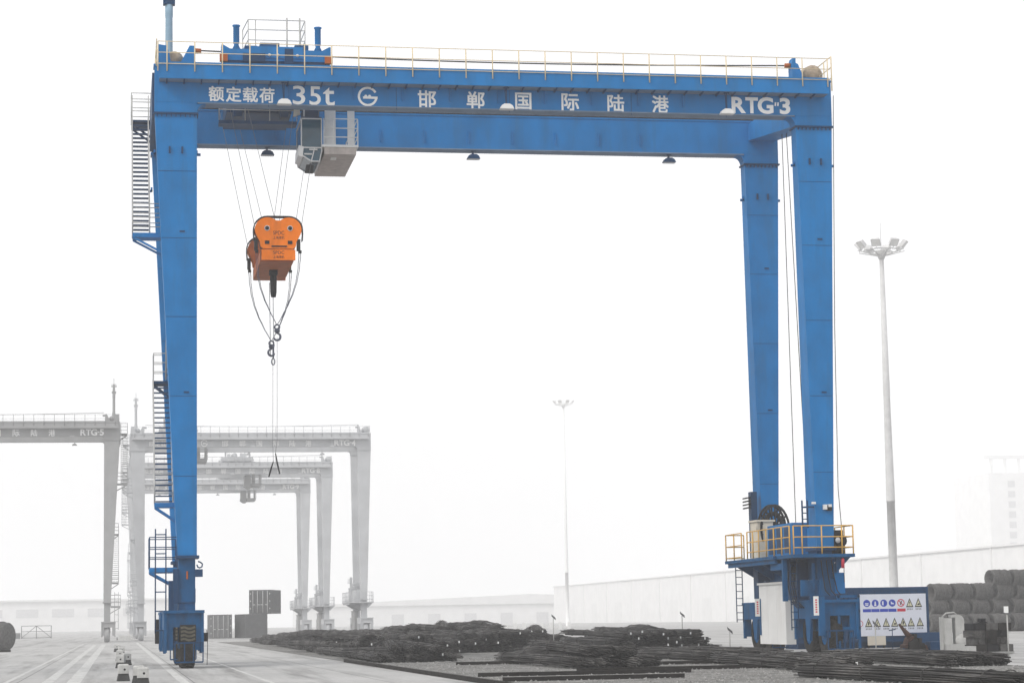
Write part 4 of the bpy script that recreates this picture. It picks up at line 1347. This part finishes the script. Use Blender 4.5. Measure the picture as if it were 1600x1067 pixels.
MB().box(.98, 1.5, -.2, .4, 0, .35).build('tank', 'blue_dark', bm)

ub = thing('electrical_box', 'small grey distribution box on the pale floor behind the rebar', 'box', (44.0, 62.0, 0))
MB().box(-.28, .28, -.2, .2, .45, 1.1).build('body', 'galv', ub)
MB().box(-.2, -.14, -.1, .1, 0, .45).box(.14, .2, -.1, .1, 0, .45).build('leg', 'galv', ub)
MB().box(-.24, .24, -.215, -.2, .75, 1.06).build('door', 'box_mid', ub)

# ---------------------------------------------------------------- concrete lane markers
spots = [(-1.32, -23.2, 'nearest white-capped concrete block at the bottom edge', 0.02), (-1.40, -20.4, 'white-capped concrete block second from the bottom edge', -.05), (-1.78, -17.6, 'white-capped block on a black foot, left of the front pair', .08),
         (-1.82, 2.0, 'weathered concrete block fourth in the row from the bottom', -.2), (-1.60, 8.0, 'weathered concrete block fifth in the row from the bottom', .25),
         (-1.84, 20.0, 'weathered concrete block sixth in the row from the bottom', -.1), (-1.75, 36.0, 'weathered concrete block seventh in the row from the bottom', .15), (-2.0, 55.0, 'farthest concrete block of the row towards the hazy cranes', 0)]
protos = None
for x, y, lab, rz in spots:
    t = thing('concrete_block', lab, 'concrete block', (x, y, 0), rz, 'concrete blocks between the crane lanes')
    if protos is None:
        protos = (MB().frus((-.17, .17, -.17, .17), 0, (-.13, .13, -.13, .13), .20).mesh('foot', 'dark_concrete'),
                  MB().box(-.14, .14, -.16, .16, .20, .42).frus((-.14, .14, -.16, .16), .42, (-.11, .11, -.13, .13), .455).mesh('cap', 'concrete_block'),
                  MB().lathe([(.001, -.163), (.03, -.163), (.03, -.15)], (.02, 0, .31), (0, 1, 0), 10).mesh('hole', 'black'))
    for nm, me in zip(('foot', 'cap', 'hole'), protos):
        place(nm, me, t)
t = thing('concrete_slab', 'low pale slab lying far off between the two crane lanes', 'slab', (-1.2, 176, 0))
MB().frus((-.75, .75, -.5, .5), 0, (-.6, .6, -.4, .4), .42).build('slab', 'concrete_block', t)
MB().box(-.85, -.75, -.2, .2, 0, .3).build('end_piece', 'dark_concrete', t)

# ---------------------------------------------------------------- ribbed drum at the left edge
dr = thing('steel_drum', 'dark ribbed steel drum cut by the left edge of the picture', 'drum', (-9.55, 67, 0))
MB().lathe([(.001, -1.0), (.78, -1.0), (.86, -.96), (.86, -.62), (.94, -.6), (.94, -.45), (.86, -.43), (.86, .40), (.94, .42), (.94, .58), (.86, .6), (.86, .92), (.80, 1.0), (.001, 1.0)], (0, 0, .98), (1, -.55, 0), 40).build('barrel', 'wire', dr)
MB().lathe([(.5, -1.06), (.7, -1.06), (.7, -1.0), (.5, -1.0)], (0, 0, .98), (1, -.55, 0), 30).build('end_ring', 'box_mid', dr)
MB().box(-.9, .95, -.5, -.3, 0, .14).box(-.9, .95, .3, .5, 0, .14).build('cradle', 'timber', dr)
MB().box(-.3, -.1, -.1, .1, 1.9, 2.1).build('filler_cap', 'box_mid', dr)


# ---------------------------------------------------------------- wire rod coils by the warehouse
def coil_mesh(seed):
    rg_ = random.Random(seed)
    mb = MB()
    mb.lathe([(.60, -.74), (.60, .74), (.42, .74), (.42, -.74), (.60, -.74)], (0, 0, .65), (1, 0, 0), 22)
    for k in range(19):
        x = -.74 + 1.48 * k / 18 + rg_.uniform(-.02, .02)
        r_ = .61 + rg_.uniform(-.02, .035)
        dy, dz = rg_.uniform(-.02, .02), rg_.uniform(-.02, .01)
        tx = rg_.uniform(-.03, .03)
        mb.path([(x + tx * math.cos(2 * math.pi * j / 22), dy + r_ * math.cos(2 * math.pi * j / 22), .65 + dz + r_ * math.sin(2 * math.pi * j / 22)) for j in range(22)], .035, 4, True)
    return mb.mesh('wire_coil', 'wire')


ORD = ['first', 'second', 'third', 'fourth', 'fifth', 'sixth', 'seventh', 'eighth', 'ninth']
coilm = [coil_mesh(s) for s in range(4)]
lay = [('bottom', 0.0, [(56.0 + 1.72 * i, 76 + .35 * i) for i in range(9)] + [(55.6 + 1.72 * i, 79 + .3 * i) for i in range(9)], 'wire rod coil lying at the bottom of the coil stack'),
       ('middle', 1.12, [(56.6 + 1.72 * i, 77.4 + .35 * i) for i in range(8)], 'second-layer wire rod coil in the coil stack'),
       ('upper', 2.24, [(57.0 + 1.72 * i, 77.6 + .35 * i) for i in range(7)], 'third-layer wire rod coil in the coil stack'),
       ('top', 3.2, [(62.0 + 1.72 * i, 78.6 + .3 * i) for i in range(3)], 'topmost wire rod coil at the right edge of the picture')]
for nm, z, pos, lab in lay:
    for i, (x, y) in enumerate(pos):
        o = place('wire_coil', coilm[(i + len(nm)) % 4], None, (x, y + rnd.uniform(-.1, .1), z), rnd.uniform(.25, .45))
        tag(o, lab + (', ' + ORD[i % 9] + ' from left' if nm != 'bottom' else (', front row, ' if i < 9 else ', rear row, ') + ORD[i % 9] + ' from left'), 'wire coil', 'wire rod coils, ' + nm + ' layer')


# ---------------------------------------------------------------- rebar
def bundle_mesh(seed, n, rad, L, hump, fray):
    g_ = random.Random(seed)
    mb = MB()
    seg = 8
    for k in range(n):
        r_ = rad * math.sqrt((k + .5) / n)
        a = k * 2.39996
        x, z = r_ * math.cos(a), r_ * math.sin(a) * .8
        st = g_.uniform(-.12, .12)
        ph, am = g_.uniform(0, 6.28), g_.uniform(.004, .03)
        fx = g_.uniform(-fray, fray)
        pts = []
        for i in range(seg + 1):
            t = i / seg
            y = st + L * t
            h = hump * math.sin(math.pi * t) ** 2
            e = (abs(t - .5) * 2) ** 3
            pts.append((x + am * math.sin(ph + 5 * t) + fx * e, y, max(.016, z + rad * .8 + .016 + h + am * .5 * math.cos(ph + 7 * t) - e * .04 * g_.random())))
        mb.path(pts, .0165, 5)
    # tie wires
    for t in (.12, .36, .64, .88):
        h = hump * math.sin(math.pi * t) ** 2
        mb.path([((rad + .02) * math.cos(b), L * t, rad * .8 + .016 + h + (rad * .8 + .02) * math.sin(b)) for b in [2 * math.pi * j / 12 for j in range(12)]], .012, 4, True)
    return mb.mesh('rebar_bundle', 'rebar')


BM = {'s': [bundle_mesh(s, 34, .19, 12, 0, .05) for s in range(4)],
      'h': [bundle_mesh(10 + s, 34, .20, 12, .05 + .05 * s, .08) for s in range(4)],
      'f': [bundle_mesh(20 + s, 26, .16, 12, 0, .16) for s in range(3)]}
tag_me = MB().box(-.03, .03, -.012, -.006, -.045, .045).mesh('tag', 'tag')


def bundle(kind, x, y, z, rz, lab, group, tagp=.0, tilt=0.0):
    me = rnd.choice(BM[kind])
    o = place('rebar_bundle', me, None, (x, y, z))
    o.rotation_euler = (tilt, 0, rz)
    tag(o, lab, 'rebar bundle', group)
    if rnd.random() < tagp:
        place('tag', tag_me, o, (rnd.uniform(-.12, .12), -.13, .16 + rnd.uniform(-.08, .12)))
    return o


ORD = ['first', 'second', 'third', 'fourth', 'fifth', 'sixth', 'seventh', 'eighth', 'ninth', 'tenth', 'eleventh', 'twelfth', 'thirteenth']


def pile(x0, x1, y, prof, lab, group, tagp=0.0, skew=0.0, spread=.7, hollow=False):
    """prof: number of layers at even steps from x0 to x1"""
    top = max(prof)
    names = ['bottom', 'second', 'third', 'fourth', 'fifth']
    for k in range(top):
        n = max(1, int((x1 - x0) / .40))
        cnt = 0
        for i in range(n):
            u = (i + .5 * (k % 2)) / max(1, n - 1) * (len(prof) - 1)
            a = min(int(u), len(prof) - 1)
            b = min(a + 1, len(prof) - 1)
            if k + .5 > prof[a] + (prof[b] - prof[a]) * (u - a):
                continue
            if hollow and 0 < i < n - 1 and prof[a] > k + 2.5 and prof[b] > k + 1.5:
                continue                                  # buried: nothing of it shows
            kd = rnd.choice('sshf') if k else 'sf'[i % 2]
            lb = lab if top == 1 else lab + ', ' + names[k] + ' layer'
            if not hollow and y < 30:
                lb += ', ' + ORD[cnt] + ' from left'
                cnt += 1
            loose = k >= 1 and k + 1.5 > prof[a]
            bundle(kd, x0 + .2 + .40 * (i + .5 * (k % 2)) + rnd.uniform(-.05, .05), y + rnd.uniform(-spread, spread) + .25 * k,
                   k * .29 + rnd.uniform(0, .04) + .02, (rnd.uniform(-.11, .11) if loose else rnd.uniform(-.03, .03)) + skew, lb, group + (', ' + names[k] + ' layer' if top > 1 else ''), tagp, rnd.choice((0, .006, -.006, .01, -.012)) if loose else 0)


pile(7.0, 10.6, 1.0, (1, 2, 2, 2, 1), 'rebar bundle in the low pile by the kerb end', 'rebar pile by the kerb', .1)
pile(12.6, 17.4, 21.5, (2, 3, 3, 3, 3), 'rebar bundle in the middle pile', 'middle rebar pile', .25)
pile(17.9, 22.9, 11.0, (2, 3, 3, 3, 3, 1), 'rebar bundle in the right pile before the crane leg', 'right rebar pile', .5)
pile(7.3, 12.4, 15.0, (2, 3, 2, 3, 2), 'rebar bundle in the second row from the kerb end', 'second rebar row', .15, hollow=True)
pile(7.6, 12.6, 29.0, (2, 3, 2, 3, 4), 'rebar bundle in the third row from the kerb end', 'third rebar row', .15, hollow=True)
pile(13.2, 20.8, 35.0, (2, 4, 4, 4, 3, 3, 2), 'rebar bundle in the tall humped pile', 'humped rebar pile', .1, hollow=True)
pile(7.8, 15.0, 44.0, (2, 3, 3, 2, 3), 'rebar bundle in the fourth row from the kerb end', 'fourth rebar row', .1, hollow=True)
pile(8.0, 16.0, 60.0, (2, 3, 2, 3, 3), 'rebar bundle in the fifth row from the kerb end', 'fifth rebar row', hollow=True)
pile(8.4, 15.0, 78.0, (2, 2, 3, 2), 'rebar bundle in the sixth row from the kerb end', 'sixth rebar row', hollow=True)
pile(8.8, 15.0, 95.0, (1, 2, 2), 'rebar bundle in the farthest row before the containers', 'farthest rebar row')
pile(11.0, 13.8, -15.5, (1, 2, 2, 1), 'rebar bundle lying low on the near gravel', 'low rebar on the gravel')
pile(15.3, 17.6, -24.0, (1, 1), 'rebar bundle in front of the right leg', 'rebar before the right leg', .1, -.10)
pile(14.2, 15.2, -40.5, (1, 1), 'nearest rebar bundle at the bottom right', 'nearest rebar', 0, .05)
pile(19.6, 21.6, -22.0, (1, 1), 'rebar bundle running off the right edge', 'rebar at the right edge', 0, -.06)
pile(16.8, 20.4, -8.5, (1, 1), 'rebar bundle laid flat before the right pile', 'flat rebar before the right pile', 0, .04)

for i, (x0, x1, y, lab) in enumerate([(7.2, 12.8, -22.0, 'long dark timber lying across the gravel near the kerb'), (7.0, 11.4, -27.0, 'nearest dark timber across the gravel beside the kerb'),
                                      (10.4, 16.4, -19.0, 'dark timber under the low rebar on the gravel'), (12.5, 19.5, -12.0, 'dark timber crossing the gravel before the right pile'),
                                      (9.0, 15.0, -6.0, 'dark timber crossing the gravel before the middle pile')]):
    t = tag(MB().box(0, x1 - x0, -.05, .05, 0, .10).build('timber_beam', 'timber', None, (x0, y, .014)), lab, 'timber', 'timbers on the gravel')
    t.rotation_euler[2] = rnd.uniform(-.03, .03)


# ---------------------------------------------------------------- far buildings and fence
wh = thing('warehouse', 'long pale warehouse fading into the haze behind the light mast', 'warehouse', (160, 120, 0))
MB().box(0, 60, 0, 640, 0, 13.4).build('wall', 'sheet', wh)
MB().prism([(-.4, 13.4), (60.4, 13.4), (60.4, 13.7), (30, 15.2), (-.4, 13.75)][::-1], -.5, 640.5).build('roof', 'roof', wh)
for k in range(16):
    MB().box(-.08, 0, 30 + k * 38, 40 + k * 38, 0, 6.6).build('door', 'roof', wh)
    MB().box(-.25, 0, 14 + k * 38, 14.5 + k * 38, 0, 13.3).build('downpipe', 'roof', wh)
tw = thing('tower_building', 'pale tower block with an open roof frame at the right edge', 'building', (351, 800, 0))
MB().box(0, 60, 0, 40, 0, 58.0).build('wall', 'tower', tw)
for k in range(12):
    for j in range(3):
        MB().box(8 + j * 14, 11 + j * 14, -.2, 0, 6 + k * 4.2, 8.6 + k * 4.2).build('window', 'win_hazed', tw)
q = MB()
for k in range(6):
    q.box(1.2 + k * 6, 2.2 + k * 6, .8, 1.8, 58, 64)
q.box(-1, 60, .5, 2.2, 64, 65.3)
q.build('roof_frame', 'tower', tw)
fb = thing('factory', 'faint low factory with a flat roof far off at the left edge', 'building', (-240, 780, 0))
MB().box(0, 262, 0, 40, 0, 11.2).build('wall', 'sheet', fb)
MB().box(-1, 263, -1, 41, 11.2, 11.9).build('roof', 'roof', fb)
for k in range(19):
    MB().box(6 + k * 13, 14 + k * 13, -.15, 0, 5.4, 8.4).build('window', 'win_hazed', fb)
MB().box(150, 160, -.2, 0, 0, 5.2).build('gate', 'win_hazed', fb)
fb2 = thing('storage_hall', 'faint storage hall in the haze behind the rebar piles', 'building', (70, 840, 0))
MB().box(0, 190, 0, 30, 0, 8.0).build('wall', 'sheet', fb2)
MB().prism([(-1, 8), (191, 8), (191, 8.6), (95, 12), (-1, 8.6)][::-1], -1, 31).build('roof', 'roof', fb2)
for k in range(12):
    MB().box(8 + k * 15, 13 + k * 15, -.15, 0, 0, 4.5).build('door', 'win_hazed', fb2)
gt = thing('yard_gate', 'low braced steel gate standing far off left of crane 5', 'gate', (-15.6, 255, 0))
q = MB()
for x in (0, 2.1, 4.2):
    q.bar((x, 0, 0), (x, 0, 1.8), .1)
for z in (.1, 1.0, 1.8):
    q.bar((0, 0, z), (4.2, 0, z), .08)
q.bar((0, 0, .1), (2.1, 0, 1.8), .08).bar((2.1, 0, 1.8), (4.2, 0, .1), .08)
q.build('frame', 'box_mid', gt)
MB().box(-2.0, -.2, -.4, .4, 0, .8).build('side_box', 'box_mid', gt)
wf = thing('barrier_fence', 'row of short white posts far behind the rebar piles', 'fence', (38, 250, 0))
MB().box(0, 26, .05, .12, .25, .4).build('beam', 'white_panel', wf)
for k in range(20):
    MB().box(k * 1.35, k * 1.35 + .45, -.1, .05, 0, 1.0).build('post', 'white_panel', wf)

# ---------------------------------------------------------------- haze
hz = bpy.data.materials.new('haze_air')
hz.use_nodes = True
n, l = hz.node_tree.nodes, hz.node_tree.links
n.clear()
out = n.new('ShaderNodeOutputMaterial')
pv = n.new('ShaderNodeVolumePrincipled')
pv.inputs['Color'].default_value = (0.99, 0.99, 0.995, 1)
pv.inputs['Density'].default_value = 0.00088
pv.inputs['Anisotropy'].default_value = 0.0
l.new(pv.outputs[0], out.inputs['Volume'])
h = MB().box(-390, 490, -160, 910, -1, 67).build('haze', hz)
h['kind'] = 'stuff'
tag(h, 'pale white haze filling the whole yard', 'haze')
